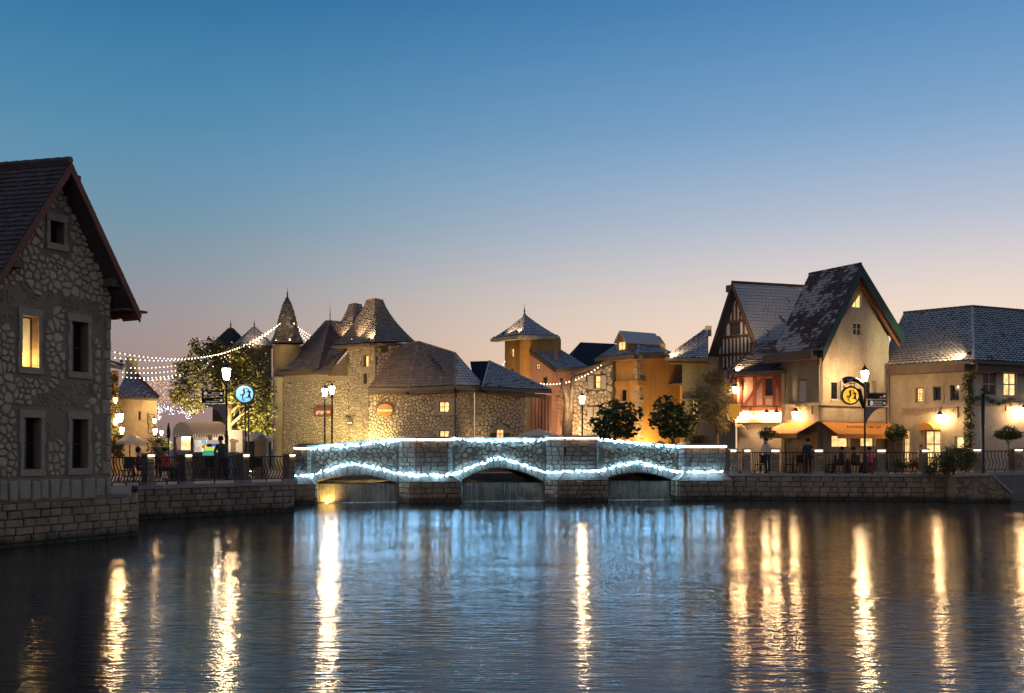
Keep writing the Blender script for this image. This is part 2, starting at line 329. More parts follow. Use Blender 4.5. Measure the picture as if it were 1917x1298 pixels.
def courses(u0, u1, z0, z1, h, w, seed, holes=(), jit=.012):
    R = random.Random(seed); n = max(1, round((z1 - z0) / h)); out = []; hs = [R.uniform(.85, 1.15) for _ in range(n)]; s = sum(hs); z = z0
    for r in range(n):
        zh = (z1 - z0) * hs[r] / s; u = u0 - R.uniform(0, .6) * w
        while u < u1:
            x = u + w * R.uniform(.65, 1.4); a, b = max(u, u0), min(x, u1)
            if u1 - b < .3 * w: b = u1; x = u1
            if b - a > .25 * w:
                cx, cz = (a + b) / 2, z + zh / 2
                if not any(q[0] < cx < q[2] and q[1] < cz < q[3] for q in holes):
                    J = lambda: R.uniform(-jit, jit)
                    out.append([(a + J(), z + J()), (b + J(), z + J()), (b + J(), z + zh + J()), (a + J(), z + zh + J())])
            u = x
        z += zh
    return out
def chaik(p):
    o = []
    for i in range(len(p)):
        a, b = p[i], p[(i + 1) % len(p)]; o += [(a[0] * .75 + b[0] * .25, a[1] * .75 + b[1] * .25), (a[0] * .25 + b[0] * .75, a[1] * .25 + b[1] * .75)]
    return o
def stone_mb(mb, p, fr, d, h, gap, rnd, R):
    c = cen(p); r = math.sqrt(area(p)) / 2 + 1e-6
    if rnd: p = chaik(p)
    k = max(.55, 1 - gap / r); b = [(c[0] + (q[0] - c[0]) * k, c[1] + (q[1] - c[1]) * k) for q in p]
    hh = h * R.uniform(.6, 1.25); bv = max(.5, 1 - min(h * .9, .3 * r) / r); tx, tz = R.uniform(-.12, .12) * h / r, R.uniform(-.12, .12) * h / r
    n = len(b); vs = [fr.pt(q[0], q[1], d) for q in b]
    vs += [fr.pt(c[0] + (q[0] - c[0]) * (1 - (1 - bv) * .35), c[1] + (q[1] - c[1]) * (1 - (1 - bv) * .35), d + hh * .7) for q in b]
    vs += [fr.pt(c[0] + (q[0] - c[0]) * bv, c[1] + (q[1] - c[1]) * bv, d + hh + (q[0] - c[0]) * tx + (q[1] - c[1]) * tz) for q in b]
    fs = [(i + o, (i + 1) % n + o, (i + 1) % n + n + o, i + n + o) for o in (0, n) for i in range(n)] + [tuple(range(2 * n, 3 * n))]
    mb.add(vs, fs)
def stones(parent, fr, polys, mat, name='stone', d=0, h=.04, gap=.012, rnd=True, npart=300, seed=1):
    "pieces of a wall: the ones that show largest are objects of their own, the rest one joined part"
    R = random.Random(seed)
    key = lambda p: (0 if inframe(fr.pt(*cen(p))) else 1, -area(p) / max(1, (fr.pt(*cen(p)) - Vector((0, 0, H0))).length) ** 2)
    polys = sorted(polys, key=key); rest = MB()
    for i, p in enumerate(polys):
        if i < npart and inframe(fr.pt(*cen(p))):
            mb = MB(); stone_mb(mb, p, fr, d, h, gap, rnd, R); fr_c = Vector(fr.pt(*cen(p)))
            part(name, mb, mat, parent)
        else: stone_mb(rest, p, fr, d, h, gap, rnd, R)
    if rest.v: part(name + '_facing', rest, mat, parent, stuff=True)
def bil(a, b, c, e):
    a, b, c, e = Vector(a), Vector(b), Vector(c), Vector(e)   # eave left, eave right, ridge right, ridge left
    return lambda u, v: (a * (1 - u) + b * u) * (1 - v) + (e * (1 - u) + c * u) * v
def tiles(parent, S, rowh, w, mat, thick=.03, scal=True, npart=0, seed=1, up=True, name='roof_tile', lift=.01):
    R = random.Random(seed); T = []; L = (S(.5, 1) - S(.5, 0)).length; nr = max(1, int(L / rowh))
    def nrm(u, v):
        e = .01; u = min(max(u, e), 1 - e); v = min(max(v, e), 1 - e)
        n = (S(u + e, v) - S(u - e, v)).cross(S(u, v + e) - S(u, v - e)); n = n.normalized() if n.length > 1e-12 else Vector((0, 0, 1))
        return n if n.z > 0 else -n
    for r in range(nr):
        v0 = r / nr - (.12 / nr if r == 0 else 0); v1 = min(1, (r + 1.2) / nr); dv = 1 / nr; W_ = (S(1, (v0 + .5 * dv)) - S(0, v0 + .5 * dv)).length; n = max(1, round(W_ / w)); off = .5 * (r % 2)
        for k in range(-1, n + 1):
            a = max(0, (k + off) / n); b = min(1, (k + 1 + off) / n)
            if b - a < .25 / n: continue
            g = .04 / n; a += g * R.uniform(.3, 1); b -= g * R.uniform(.3, 1); nn = nrm((a + b) / 2, (v0 + v1) / 2); t = thick * R.uniform(.75, 1.35) + lift
            jv = R.uniform(-.06, .06) * dv
            low = [(a, v0 + .38 * dv), (a + (b - a) * .22, v0 + .1 * dv), ((a + b) / 2, v0), (b - (b - a) * .22, v0 + .1 * dv), (b, v0 + .38 * dv)] if scal else [(a, v0), (b, v0)]
            lo = [S(x, y + jv) for x, y in low]; tp = [p + nn * t for p in lo]; upv = [S(b, v1) + nn * (lift * .5), S(a, v1) + nn * (lift * .5)]
            m = len(lo); vs = tp + upv + lo
            fs = [tuple(range(m + 2))] + [(m + 2 + i, m + 3 + i, i + 1, i) for i in range(m - 1)] + [(m + 1, 0, m + 2), (m - 1, m, 2 * m + 1)]
            T.append((vs, fs))
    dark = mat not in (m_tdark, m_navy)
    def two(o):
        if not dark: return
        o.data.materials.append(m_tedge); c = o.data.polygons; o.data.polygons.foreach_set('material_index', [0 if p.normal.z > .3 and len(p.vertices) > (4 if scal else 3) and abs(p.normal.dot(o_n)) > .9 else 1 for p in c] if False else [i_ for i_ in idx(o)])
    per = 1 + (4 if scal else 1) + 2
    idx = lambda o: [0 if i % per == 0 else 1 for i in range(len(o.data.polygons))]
    if npart: T.sort(key=lambda q: (0 if inframe(q[0][0]) else 1, (q[0][0] - Vector((0, 0, H0))).length))
    rest = MB(); c = 0
    for vs, fs in T:
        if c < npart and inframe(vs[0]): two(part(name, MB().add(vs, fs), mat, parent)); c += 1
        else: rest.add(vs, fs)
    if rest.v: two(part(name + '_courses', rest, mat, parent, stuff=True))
    return c
def slab(parent, pts, th, mat, name='roof'):
    mb = MB(); pts = [Vector(p) for p in pts]; n = (pts[1] - pts[0]).cross(pts[2] - pts[0]).normalized()
    if n.z < 0: n = -n
    mb.prism(pts, -n * th); o = part(name, mb, m_troof, parent); fixn(o); return o
def ridge(parent, a, b, mat, r=.07, name='ridge_tile', step=.32):
    a, b = Vector(a), Vector(b); n = max(1, int((b - a).length / step)); mb = MB()
    for i in range(n): mb.tube([a.lerp(b, i / n), a.lerp(b, (i + 1.08) / n)], r * 1.08, 6, r2=r * .92)
    part(name + '_course', mb, mat, parent, stuff=True)
def roofplane(T, pts, mat, rowh=.2, w=.2, scal=True, npart=0, seed=1, th=.1, thick=.03):
    "pts: eave left, eave right, ridge right, ridge left"
    q = [Vector(p) for p in pts]
    uniq = [q[0], q[1], q[2]] + ([q[3]] if (q[3] - q[2]).length > .02 else [])
    o = slab(T, uniq, th, m_troof); return tiles(o, bil(*q), rowh, w, mat, thick, scal, npart, seed)
def facade(T, fr, poly, mat, holes=(), depth=3., reveal=.22, d=0, name='wall'):
    mb = MB(); outer = [Vector((p[0], p[1], 0)) for p in poly]; loops = [outer] + [[Vector((h[0], h[1], 0)), Vector((h[2], h[1], 0)), Vector((h[2], h[3], 0)), Vector((h[0], h[3], 0))] for h in holes]
    flat = [v for l in loops for v in l]; tri = tessellate_polygon(loops)
    mb.add([fr.pt(v.x, v.y, d) for v in flat], tri)
    n = len(outer)
    mb.add([fr.pt(v.x, v.y, d) for v in outer] + [fr.pt(v.x, v.y, d - depth) for v in outer], [(i, (i + 1) % n, (i + 1) % n + n, i + n) for i in range(n)])
    mb.add([fr.pt(v.x, v.y, d - depth) for v in outer], [tuple(t) for t in tessellate_polygon([outer])])
    for l in loops[1:]:
        mb.add([fr.pt(v.x, v.y, d) for v in l] + [fr.pt(v.x, v.y, d - reveal - .06) for v in l], [(i, (i + 1) % 4, (i + 1) % 4 + 4, i + 4) for i in range(4)])
    return part(name, mb, mat, T)
def ubox(mb, fr, u0, u1, z0, z1, d0, d1):
    return mb.box(fr.pt((u0 + u1) / 2, (z0 + z1) / 2, (d0 + d1) / 2), u1 - u0, abs(d1 - d0), z1 - z0, fr.u, fr.n, (0, 0, 1))
def window(T, fr, r, pane, frame=None, nx=1, nz=1, reveal=.22, d=0, fw=.05, surround=None, sill=None, name='window', mw=.03):
    u0, z0, u1, z1 = r; frame = frame or m_dframe; mb = MB(); dd = d - reveal
    for a, b, c, e in ((u0 + .002, u0 + fw, z0 + .002, z1 - .002), (u1 - fw, u1 - .002, z0 + .002, z1 - .002), (u0 + fw, u1 - fw, z0 + .002, z0 + fw), (u0 + fw, u1 - fw, z1 - fw, z1 - .002)): ubox(mb, fr, a, b, c, e, dd, dd + .06)
    for i in range(1, nx): x = u0 + (u1 - u0) * i / nx; ubox(mb, fr, x - mw / 2, x + mw / 2, z0 + fw, z1 - fw, dd + .003, dd + .05)
    for j in range(1, nz): z = z0 + (z1 - z0) * j / nz; ubox(mb, fr, u0 + fw, u1 - fw, z - mw / 2, z + mw / 2, dd + .006, dd + .046)
    w = part(name, mb, frame, T)
    for i in range(nx):
        for j in range(nz):
            pb = MB(); ubox(pb, fr, u0 + (u1 - u0) * i / nx + .008, u0 + (u1 - u0) * (i + 1) / nx - .008, z0 + (z1 - z0) * j / nz + .008, z0 + (z1 - z0) * (j + 1) / nz - .008, dd + .014, dd + .026)
            part('pane', pb, pane, w)
    if surround:
        sw, sm, lh = surround
        ubox(b := MB(), fr, u0 - sw, u1 + sw, z1, z1 + lh, d - .02, d + .05); part('lintel', b, sm, w)
        ubox(b := MB(), fr, u0 - sw, u1 + sw, z0 - lh * .85, z0, d - .02, d + .07); part('sill', b, sm, w)
        R = random.Random(int(u0 * 1000)); nj = max(2, round((z1 - z0) / .33))
        for sx in (0, 1):
            for j in range(nj):
                ww = sw * R.uniform(.65, 1.15); a, e = (u0 - ww, u0 - .003) if sx == 0 else (u1 + .003, u1 + ww)
                ubox(b := MB(), fr, a, e, z0 + (z1 - z0) * j / nj + .006, z0 + (z1 - z0) * (j + 1) / nj - .006, d - .02, d + .035 + R.uniform(0, .012)); part('jamb_stone', b, sm, w)
    elif sill: ubox(b := MB(), fr, u0 - .06, u1 + .06, z0 - .09, z0, d - .02, d + .08); part('sill', b, sill, w)
    return w
def hexp(r): return [(r, 0)]
def text(body, fr, u, z, d, size, mat, parent, name='lettering', align='CENTER', flip=False):
    cu = bpy.data.curves.new(name, 'FONT'); cu.body = body; cu.size = size; cu.align_x = align; cu.align_y = 'CENTER'; cu.extrude = .004; cu.resolution_u = 2
    t_ = bpy.data.objects.new('tmp', cu); me = bpy.data.meshes.new_from_object(t_); bpy.data.objects.remove(t_)
    o = bpy.data.objects.new(name, me); COL.objects.link(o); me.materials.clear(); me.materials.append(mat); X = fr.u if fr.u.cross(Vector((0, 0, 1))).dot(fr.n) > 0 else -fr.u
    M = Matrix((X, Vector((0, 0, 1)), fr.n)).transposed().to_4x4(); M.translation = fr.pt(u, z, d) - WL(parent); o.parent = parent; o.matrix_local = M; return o
def lantern(mbs, c, r, h, hang=False):
    "glass and metal shapes of one lantern, c = bottom centre of the glass"
    gl, ir = mbs; c = Vector(c)
    gl.lathe(c, [(r * .55, 0), (r * .78, h * .35), (r, h * .8), (r * .96, h)], 6)
    ir.lathe(c + Vector((0, 0, h + .003)), [(r * 1.22, 0), (r * 1.15, h * .08), (r * .55, h * .3), (r * .4, h * .42), (r * .12, h * .5), (r * .1, h * .68), (0.004, h * .8)], 6)
    ir.lathe(c + Vector((0, 0, -h * .12 - .003)), [(r * .15, 0), (r * .6, h * .06), (r * .62, h * .12)], 6)
    for k in range(6):
        g = 2 * math.pi * k / 6; e = Vector((math.cos(g), math.sin(g), 0))
        ir.tube([c + e * r * .58 + Vector((0, 0, -.01)), c + e * (r * .81) + Vector((0, 0, h * .35)), c + e * r * 1.03 + Vector((0, 0, h * .8)), c + e * r + Vector((0, 0, h))], .012, 4)
def lamp_post(label, px, Y, ytop, group, glass=None, r=.17, z0=1.2, ir=.05):
    x = PX(px, Y); zt = H0 + (HY - ytop) / F * Y; T = thing('street_lamp', label, 'street lamp', (x, Y, z0), group)
    h = .46 * r / .17; zb = zt - h / 2; pole = MB().lathe((x, Y, z0), [(.14, 0), (.14, .12), (.10, .16), (.085, .8), (.06, .9), (ir, 1.0), (ir * .85, zb - z0 - .25), (ir * 1.5, zb - z0 - .22), (ir * .9, zb - z0 - .16), (r * .5, zb - z0 - .07)], 10)
    part('pole', pole, m_iron, T, smooth=True); g, i = MB(), MB(); lantern((g, i), (x, Y, zb), r, h)
    part('lamp_glass', g, glass or m_lamp, T); part('lamp_frame', i, m_iron, T); return T
def wall_lamp(label, fr, px, py, arm=.75, side=1, group='wall lanterns', d=0, r=.16, glass=None):
    "lantern hanging from a scrolled iron bracket; px,py give its glass, measured on the facade"
    u, z = fr.hit(px, py, d + arm * .0); c = fr.pt(u, z, d + .42); T = thing('wall_lantern', label, 'lantern', fr.pt(u, z, d), group); h = .42 * r / .16
    g, i = MB(), MB(); lantern((g, i), c - Vector((0, 0, h / 2)), r, h); part('lamp_glass', g, glass or m_wlamp, T); part('lamp_frame', i, m_iron, T)
    b = MB(); top = c + Vector((0, 0, h * 1.02)); w0 = fr.pt(u + side * arm, z + h * 1.05, d + .02); b.tube([top, top + Vector((0, 0, .12)), w0 + Vector((0, 0, .12))], .016, 5); b.box(w0 - Vector((0, 0, .08)), .05, .04, .6, fr.u, fr.n)
    pts = [w0 + (top - w0) * (.15 + .7 * t) + Vector((0, 0, .1 - .34 * math.sin(t * math.pi * .9) * (1 - t * .4))) for t in [k / 12 for k in range(13)]]; b.tube(pts, .014, 5)
    sp = [w0 + (top - w0) * .22 + Vector((0, 0, -.08)) + ((top - w0).normalized() * math.cos(a) + Vector((0, 0, 1)) * math.sin(a)) * (.13 - .010 * k) for k, a in enumerate([j * .7 for j in range(11)])]; b.tube(sp, .012, 5)
    part('bracket', b, m_iron, T); return T
def flood(label, loc, target, power, col=(1, .78, .45), spread=70, group='floodlights', size=.12):
    loc = Vector(loc); T = thing('floodlight', label, 'floodlight', loc, group); dr = (Vector(target) - loc).normalized(); s = dr.cross(Vector((0, 0, 1))).normalized(); u = s.cross(dr)
    part('housing', MB().box(loc - dr * .07, .1, size * 1.3, size, dr, s, u).tube([loc - dr * .07, loc - dr * .07 - Vector((0, 0, .12))], .015, 5), m_iron, T)
    part('lens', MB().box(loc - dr * .012, .006, size * 1.1, size * .8, dr, s, u), m_lens, T)
    l = bpy.data.lights.new('flood', 'SPOT'); l.energy = power * 4; l.color = col; l.spot_size = math.radians(spread); l.spot_blend = .8; l.shadow_soft_size = .05
    o = bpy.data.objects.new('flood', l); COL.objects.link(o); o.parent = T; o.location = dr * .03; o.rotation_euler = dr.to_track_quat('-Z', 'Y').to_euler(); return T
def leaves(mb, blobs, n, size, R, elong=1.0, shell=.5):
    tot = sum(b[1] ** 2 for b in blobs)
    for c, r, sq in blobs:
        for _ in range(int(n * r * r / tot)):
            d = Vector((R.gauss(0, 1), R.gauss(0, 1), R.gauss(0, 1))).normalized(); k = r * (shell + (1 - shell) * R.random()) * R.uniform(.8, 1.08); p = Vector(c) + Vector((d.x * k, d.y * k, d.z * k * sq))
            a = Vector((R.gauss(0, 1), R.gauss(0, 1), R.gauss(0, .6))).normalized(); b = a.cross(Vector((R.gauss(0, 1), R.gauss(0, 1), R.gauss(0, 1)))).normalized(); s = size * R.uniform(.6, 1.3); w = s / elong
            mb.add([p - a * s, p + b * w * .6 - a * s * .1, p + a * s, p - b * w * .6 - a * s * .1], [(0, 1, 2, 3)])
def branches(mb, base, top, r, R, n=6, spread=1.2, up=.6):
    base, top = Vector(base), Vector(top); m = base.lerp(top, .5) + Vector((R.uniform(-.1, .1), R.uniform(-.1, .1), 0)); mb.tube([base, base.lerp(m, .5), m, top], [r * 1.25, r, r * .8, r * .5], 8)
    for i in range(n):
        s = base.lerp(top, R.uniform(.45, .95)); a = R.uniform(0, 6.28); e = s + Vector((math.cos(a) * spread * R.uniform(.6, 1), math.sin(a) * spread * R.uniform(.6, 1), up * R.uniform(.5, 1.3))); k = s.lerp(e, .5) + Vector((0, 0, .12)); mb.tube([s, k, e], [r * .45, r * .3, r * .12], 5)
        for _ in range(2): f = k + Vector((R.uniform(-.5, .5), R.uniform(-.5, .5), R.uniform(.2, .7))) * spread * .7; mb.tube([k, f], [r * .22, r * .07], 4)
def sag(a, b, s, n): return [Vector(a).lerp(Vector(b), t) - Vector((0, 0, s * 4 * t * (1 - t))) for t in [i / n for i in range(n + 1)]]
BULB = None
def festoon(label, a, b, s, nb, r=.035, mat=None):
    global BULB
    T = thing('festoon_light_string', label, 'string lights', a, 'festoon strings of bulbs'); pts = sag(a, b, s, 24); part('wire', MB().tube(pts, .008, 3, cap=False), m_iron, T)
    if BULB is None: BULB = MB().octa((0, 0, 0), 1).mesh('bulb'); BULB.materials.append(m_fest)
    for i in range(nb):
        t = (i + .5) / nb; p = Vector(a).lerp(Vector(b), t) - Vector((0, 0, s * 4 * t * (1 - t) + r)); o = bpy.data.objects.new('bulb', BULB); COL.objects.link(o); o.parent = T; o.location = p - Vector(a); o.scale = (r,) * 3
#@@SETTING
# ------------------------------------------------------------------ setting: water and ground
def setting(name, mb, mat): o = part(name, mb, mat, None, kind='structure'); return o
setting('water', MB().poly([(-400, -120, 0), (400, -120, 0), (400, 52.5, 0), (-400, 52.5, 0)]), m_water)
GZ = 1.2
QL = Frame((-12.85, 25), (-12.85 + .465, 25 + .885))            # quay under the stone house
cornerL = QL.pt(4.28, 0); QB = Frame((PX(255, 35), 35), (PX(551, 39.8), 39.8)); endB = QB.pt(QB.L, 0)
BR = Frame((-9.97, 45.5), (10.4, 49.0))                          # bridge, water side
QR = Frame((PX(1357, 48.7), 48.7), (PX(1790, 47.4), 47.4))
def flat(pts, z, lo): return MB().prism([Vector((x, y, z)) for x, y in pts], (0, 0, lo - z))
g1 = flat([(QL.pt(-40, 0).x - 60, QL.pt(-40, 0).y), (QL.pt(-40, 0).x - .3, QL.pt(-40, 0).y), (cornerL.x - .25, cornerL.y + .1), (QB.o.x - .2, QB.o.y + .1), (endB.x - .2, endB.y + .3), (-10.6, 46), (-10.6, 54), (-60, 54)], GZ, -1)
fixn(setting('left_bank', g1, m_ground))
e2 = QR.pt(QR.L, 0); g2 = flat([(10.7, 49.3), (QR.o.x + .2, QR.o.y + .25), (e2.x, e2.y + .25), (60, 47.7), (60, 54), (10.7, 54)], GZ + .04, -1)
fixn(setting('right_bank', g2, m_ground))
fixn(setting('ground', flat([(-900, 53.7), (900, 53.7), (900, 1500), (-900, 1500)], GZ - .03, -2), m_ground))
setting('canal_water', MB().poly([(-10.5, 46.6, .86), (10.7, 49.6, .86), (10.7, 54, .86), (-10.5, 54, .86)]), m_water)
# ------------------------------------------------------------------ quay walls
def quay(label, fr, u0, u1, ztop, h, w, seed, npart=300, cope=True, capw=1.0, th=.06, depth=.8):
    T = thing('quay_wall', label, 'quay wall', fr.pt((u0 + u1) / 2, 0), 'quay walls along the water'); mb = MB(); zc = ztop - (.14 if cope else 0)
    ubox(mb, fr, u0, u1, -1, zc, -depth, 0); part('wall_core', mb, m_qmort, T)
    stones(T, fr, courses(u0, u1, -.12, zc - .005, h, w, seed), m_quay, 'stone_block', 0, th, .008, False, npart, seed)
    if cope:
        R = random.Random(seed); u = u0
        while u < u1 - .01:
            e = min(u1, u + capw * R.uniform(.8, 1.2)); e = u1 if u1 - e < .3 else e
            b = MB(); ubox(b, fr, u + .004, e - .004, zc, ztop + R.uniform(-.004, .004), -.45, th + .05); part('coping_stone', b, m_cope, T); u = e
    return T
quay('dark coursed stone quay wall below the tall rubble house', QL, -14, 4.28, 1.1, .2, .4, 3, 120, cope=False)
ret = Frame((cornerL.x - .02, cornerL.y), (QB.o.x - .02, QB.o.y)); ret.n = ret.n if ret.n.x > 0 else -ret.n
quay('short return of dark stone wall beside the corner of the rubble house base', ret, 0, ret.L, 1.0, .22, .42, 8, 20, cope=False)
quay('stone quay wall under the left terrace with wavy railings', QB, 0, QB.L, 1.2, .225, .42, 4, 170)
quay('stone quay wall under the right terrace from the bridge to the bush', QR, 0, QR.L, 1.29, .24, .5, 5, 260)
# sloping block on the far right
QS = FR(1786, 46.6, 1893, 46.6)
T = thing('ramp_wall', 'low stone wall with a sloping pale coping at the far right end of the quay', 'quay wall', QS.pt(1, 0))
sp = [QS.hit(1786, 893), QS.hit(1856, 891), QS.hit(1893, 926)]; zb = -.6
pl = [(sp[0][0], zb), (sp[2][0], zb), sp[2], sp[1], sp[0]]
facade(T, QS, pl, m_quay, depth=1.2, name='wall_core'); stones(T, QS, voro(pl, .34, .27, 6), m_quay, 'stone', 0, .06, .012, False, 120, 6)
for a, b in ((sp[0], sp[1]), (sp[1], sp[2])):
    mb = MB(); mb.beam(QS.pt(a[0] - .02, a[1] + .05, -.15), QS.pt(b[0] + .02, b[1] + .05, -.15), .55, .1); part('coping_stone', mb, m_cope, T)
T = thing('quay_wall', 'lowest brown stone wall at the right edge beyond the sloping coping', 'quay wall', (25, 48, 0), 'quay walls along the water')
Q2 = FR(1880, 48.0, 2150, 47.6); ubox(mb := MB(), Q2, 0, Q2.L, -1, .95, -1, 0); part('wall_core', mb, m_qmort, T)
stones(T, Q2, courses(0, Q2.L, -.1, .2, .2, .5, 9), m_quay, 'stone_block', 0, .05, .008, False, 20, 9)
stones(T, Q2, courses(0, Q2.L, .2, .95, .25, .6, 19), m_bblk, 'stone_block', 0, .05, .008, False, 20, 19)
# ------------------------------------------------------------------ tall rubble stone house on the left
HF = Frame((QL.pt(0, 0, -.14).x, QL.pt(0, 0, -.14).y), (QL.pt(1, 0, -.14).x, QL.pt(1, 0, -.14).y))
T = thing('stone_house', 'tall dark rubble stone house with red-brown gable boards at the left edge', 'house', HF.pt(1, 1.08))
ap = HF.hit(124, 338); br = HF.hit(207, 932); tr = HF.hit(207, 553); ul = -2.6; kl = (HF.hit(0, 507)[1] - ap[1]) / (HF.hit(0, 507)[0] - ap[0])
poly = [(ul, 1.0), (br[0], 1.0), (tr[0], tr[1]), ap, (ul, ap[1] + kl * (ul - ap[0]))]
wr = [HF.rect(93, 415, 119, 457), HF.rect(41, 592, 71, 688), HF.rect(133, 603, 164, 697), HF.rect(44, 782, 76, 879), HF.rect(133, 785, 164, 877)]
facade(T, HF, poly, m_rough, wr, depth=9, reveal=.3)
hz = []
for i, (r, pn) in enumerate(zip(wr, (m_dark, MAT('dim_lit_pane', (1, .74, .34), (.45, .3, .1), rough=.15, ns=2.5, bs=5, bump=0, emit=.38, nw=.95), m_dark, m_dark, m_dark))):
    window(T, HF, r, pn, m_dframe, 2 if i == 0 else 1, 1 if i in (0, 1) else 2, reveal=.3, fw=.035, surround=(.12, m_dress, .2)); hz.append((r[0] - .2, r[1] - .28, r[2] + .2, r[3] + .3))
fl = bpy.data.lights.new('room_light', 'POINT'); fl.energy = 14; fl.color = (1, .7, .3); fl.shadow_soft_size = .05; fo = bpy.data.objects.new('room_light', fl); COL.objects.link(fo); fo.location = HF.pt((wr[1][0] + wr[1][2]) / 2 - .1, wr[1][1] + .2, -.16)
from mathutils import noise as nz
def kp(u, z):
    v = nz.noise(Vector((u * .8, z * .55, 3.3))) + (.25 if z > 6.6 else 0) + (-.12 if 3 < z < 4.6 else .05); return v > -.12
qz = [(br[0] - .34, 1.4, br[0] + 1, 6.2)]
inner = [(p[0] if abs(p[0] - br[0]) > .01 else p[0] - .005, p[1]) for p in poly]; inner[0] = (ul, 1.75); inner[1] = (br[0] - .01, 1.75)
stones(T, HF, voro(inner, .175, .16, 11, hz + qz, kp, drop=.34), m_stone, 'rubble_stone', 0, .05, .017, True, 240, 11)
small = voro(inner, .10, .10, 12, hz + qz, lambda u, z: not kp(u, z) and nz.noise(Vector((u * 2, z * 2, 9))) > -.1, drop=.45); stones(T, HF, small, m_rough, 'pebble', 0, .02, .012, True, 0, 12)
stones(T, HF, [p for p in courses(ul, br[0], 1.1, 1.72, .62, .36, 13, jit=.04)], m_dress, 'plinth_stone', 0, .06, .03, False, 30, 13)
R = random.Random(5); z = 1.75; qs = []
while z < 6.1:
    h = R.uniform(.26, .46); w = R.choice((.17, .30)) * R.uniform(.9, 1.1); qs.append([(br[0] - w, z), (br[0] - .004, z), (br[0] - .004, z + h), (br[0] - w, z + h)]); z += h
stones(T, HF, qs, m_dress, 'quoin', 0, .05, .008, False, 40, 14)
# roof: boards stand out in front of the gable, slopes run back along the ridge
D = .55; bt = HF.hit(133, 303, D); be = HF.hit(262, 584, D); bl = HF.hit(0, 512, D); kk = (bl[1] - bt[1]) / (bl[0] - bt[0]); bl = (bt[0] - 3.1, bt[1] - 3.1 * kk)
E = Vector((-.97, .24, 0)).normalized() * 10
def hp(p, dd=D): return HF.pt(p[0], p[1], dd)
slab(T, [hp(bl), hp(bt), hp(bt) + E, hp(bl) + E], .12, m_troof); slab(T, [hp(bt), hp(be), hp(be) + E, hp(bt) + E], .12, m_troof)
tiles(T, bil(hp(bl) + E, hp(bl), hp(bt), hp(bt) + E), .16, .22, m_tdark, .035, False, 300, 21)
tiles(T, bil(hp(be), hp(be) + E, hp(bt) + E, hp(bt)), .16, .22, m_tdark, .035, False, 0, 22)
ridge(T, hp(bt) + Vector((0, 0, .05)), hp(bt) + E + Vector((0, 0, .05)), m_tdark, .09)
for a, b, s in ((bl, bt, 1), (bt, be, -1)):
    va = Vector((a[0], a[1])); vb = Vector((b[0], b[1])); dn = Vector((0, -.30)); mb = MB()
    mb.prism([HF.pt(*va, D + .03), HF.pt(*vb, D + .03), HF.pt(*(vb + dn), D + .03), HF.pt(*(va + dn), D + .03)], -HF.n * .06); o = part('bargeboard', mb, m_barge, T); fixn(o)
    mb = MB(); dn2 = Vector((0, -.2)); dn3 = Vector((0, -.24)); mb.prism([HF.pt(*(va + dn2), D - .04), HF.pt(*(vb + dn2), D - .04), HF.pt(*(vb + dn3), D - .04), HF.pt(*(va + dn3), D - .04)], -HF.n * (D + .1)); o = part('soffit', mb, m_barge, T); fixn(o)
for (x0, y0, x1, y1) in ((205, 521, 231, 541), (14, 484, 40, 503), (122, 324, 146, 346)):
    a = HF.hit(x0, y0, .3); b = HF.hit(x1, y1, .3); ubox(mb := MB(), HF, a[0], b[0], b[1], a[1], -.1, .42); part('purlin_end', mb, m_soff, T)
a = HF.hit(213, 575, .1); b = HF.hit(258, 590, .1); ubox(mb := MB(), HF, a[0], b[0], b[1] + .02, b[1] + .08, -6, .5); part('eave_board', mb, m_barge, T)
ubox(mb := MB(), HF, be[0] - .06, be[0] + .06, be[1] - .16, be[1] - .02, -8, D); part('gutter', mb, m_gut, T)
# ------------------------------------------------------------------ bridge
BT = thing('stone_bridge', 'long low stone bridge with three shallow arches outlined in fairy lights', 'bridge', BR.pt(10, 0))
bh = lambda x, y, d=0: BR.hit(x, y, d)
arches = [((590, 905), (662, 891), (742, 905), (578, 893), (662, 869), (748, 889)), ((860, 904), (935, 878), (1017, 903), (850, 889), (934, 859), (1020, 886)), ((1128, 901), (1192, 886), (1258, 900), (1122, 883), (1190, 867), (1262, 884))]
def arc(a, m, b, n=14, p=2.0):
    o = []
    for i in range(n + 1):
        t = i / n * 2 - 1; e = a if t < 0 else b; o.append((m[0] + (e[0] - m[0]) * abs(t), m[1] + (e[1] - m[1]) * abs(t) ** p))
    return o
top = [(552, 836), (582, 834), (690, 824), (748, 820), (848, 819), (1020, 820), (1024, 817), (1118, 818), (1124, 823), (1270, 833), (1354, 833)]
topu = [bh(*p) for p in top]; soff = []
inn = [[bh(*p) for p in arc(a[0], a[1], a[2])] for a in arches]; outr = [[bh(*p) for p in arc(a[3], a[4], a[5], 14, 1.25)] for a in arches]
full = [(0, -.6)]
for q in inn: full += [(q[0][0], -.6)] + q + [(q[-1][0], -.6)]
full += [(BR.L, -.6)] + topu[::-1]
full[-1] = (0, topu[0][1]); full = [(min(max(u, 0), BR.L), z) for u, z in full]
facade(BT, BR, full, m_mort, depth=.45, name='front_wall')
low = [(u, min(z, 2.0)) for u, z in full]; seen = []
for p in low:
    if not seen or abs(p[0] - seen[-1][0]) + abs(p[1] - seen[-1][1]) > 1e-4: seen.append(p)
facade(BT, BR, seen, m_mort, depth=4.2, d=-.47, name='vault')
bk = MB(); ubox(bk, BR, 0, BR.L, 1.9, 2.75, -4.7, -4.35); part('rear_parapet', bk, m_mort, BT)
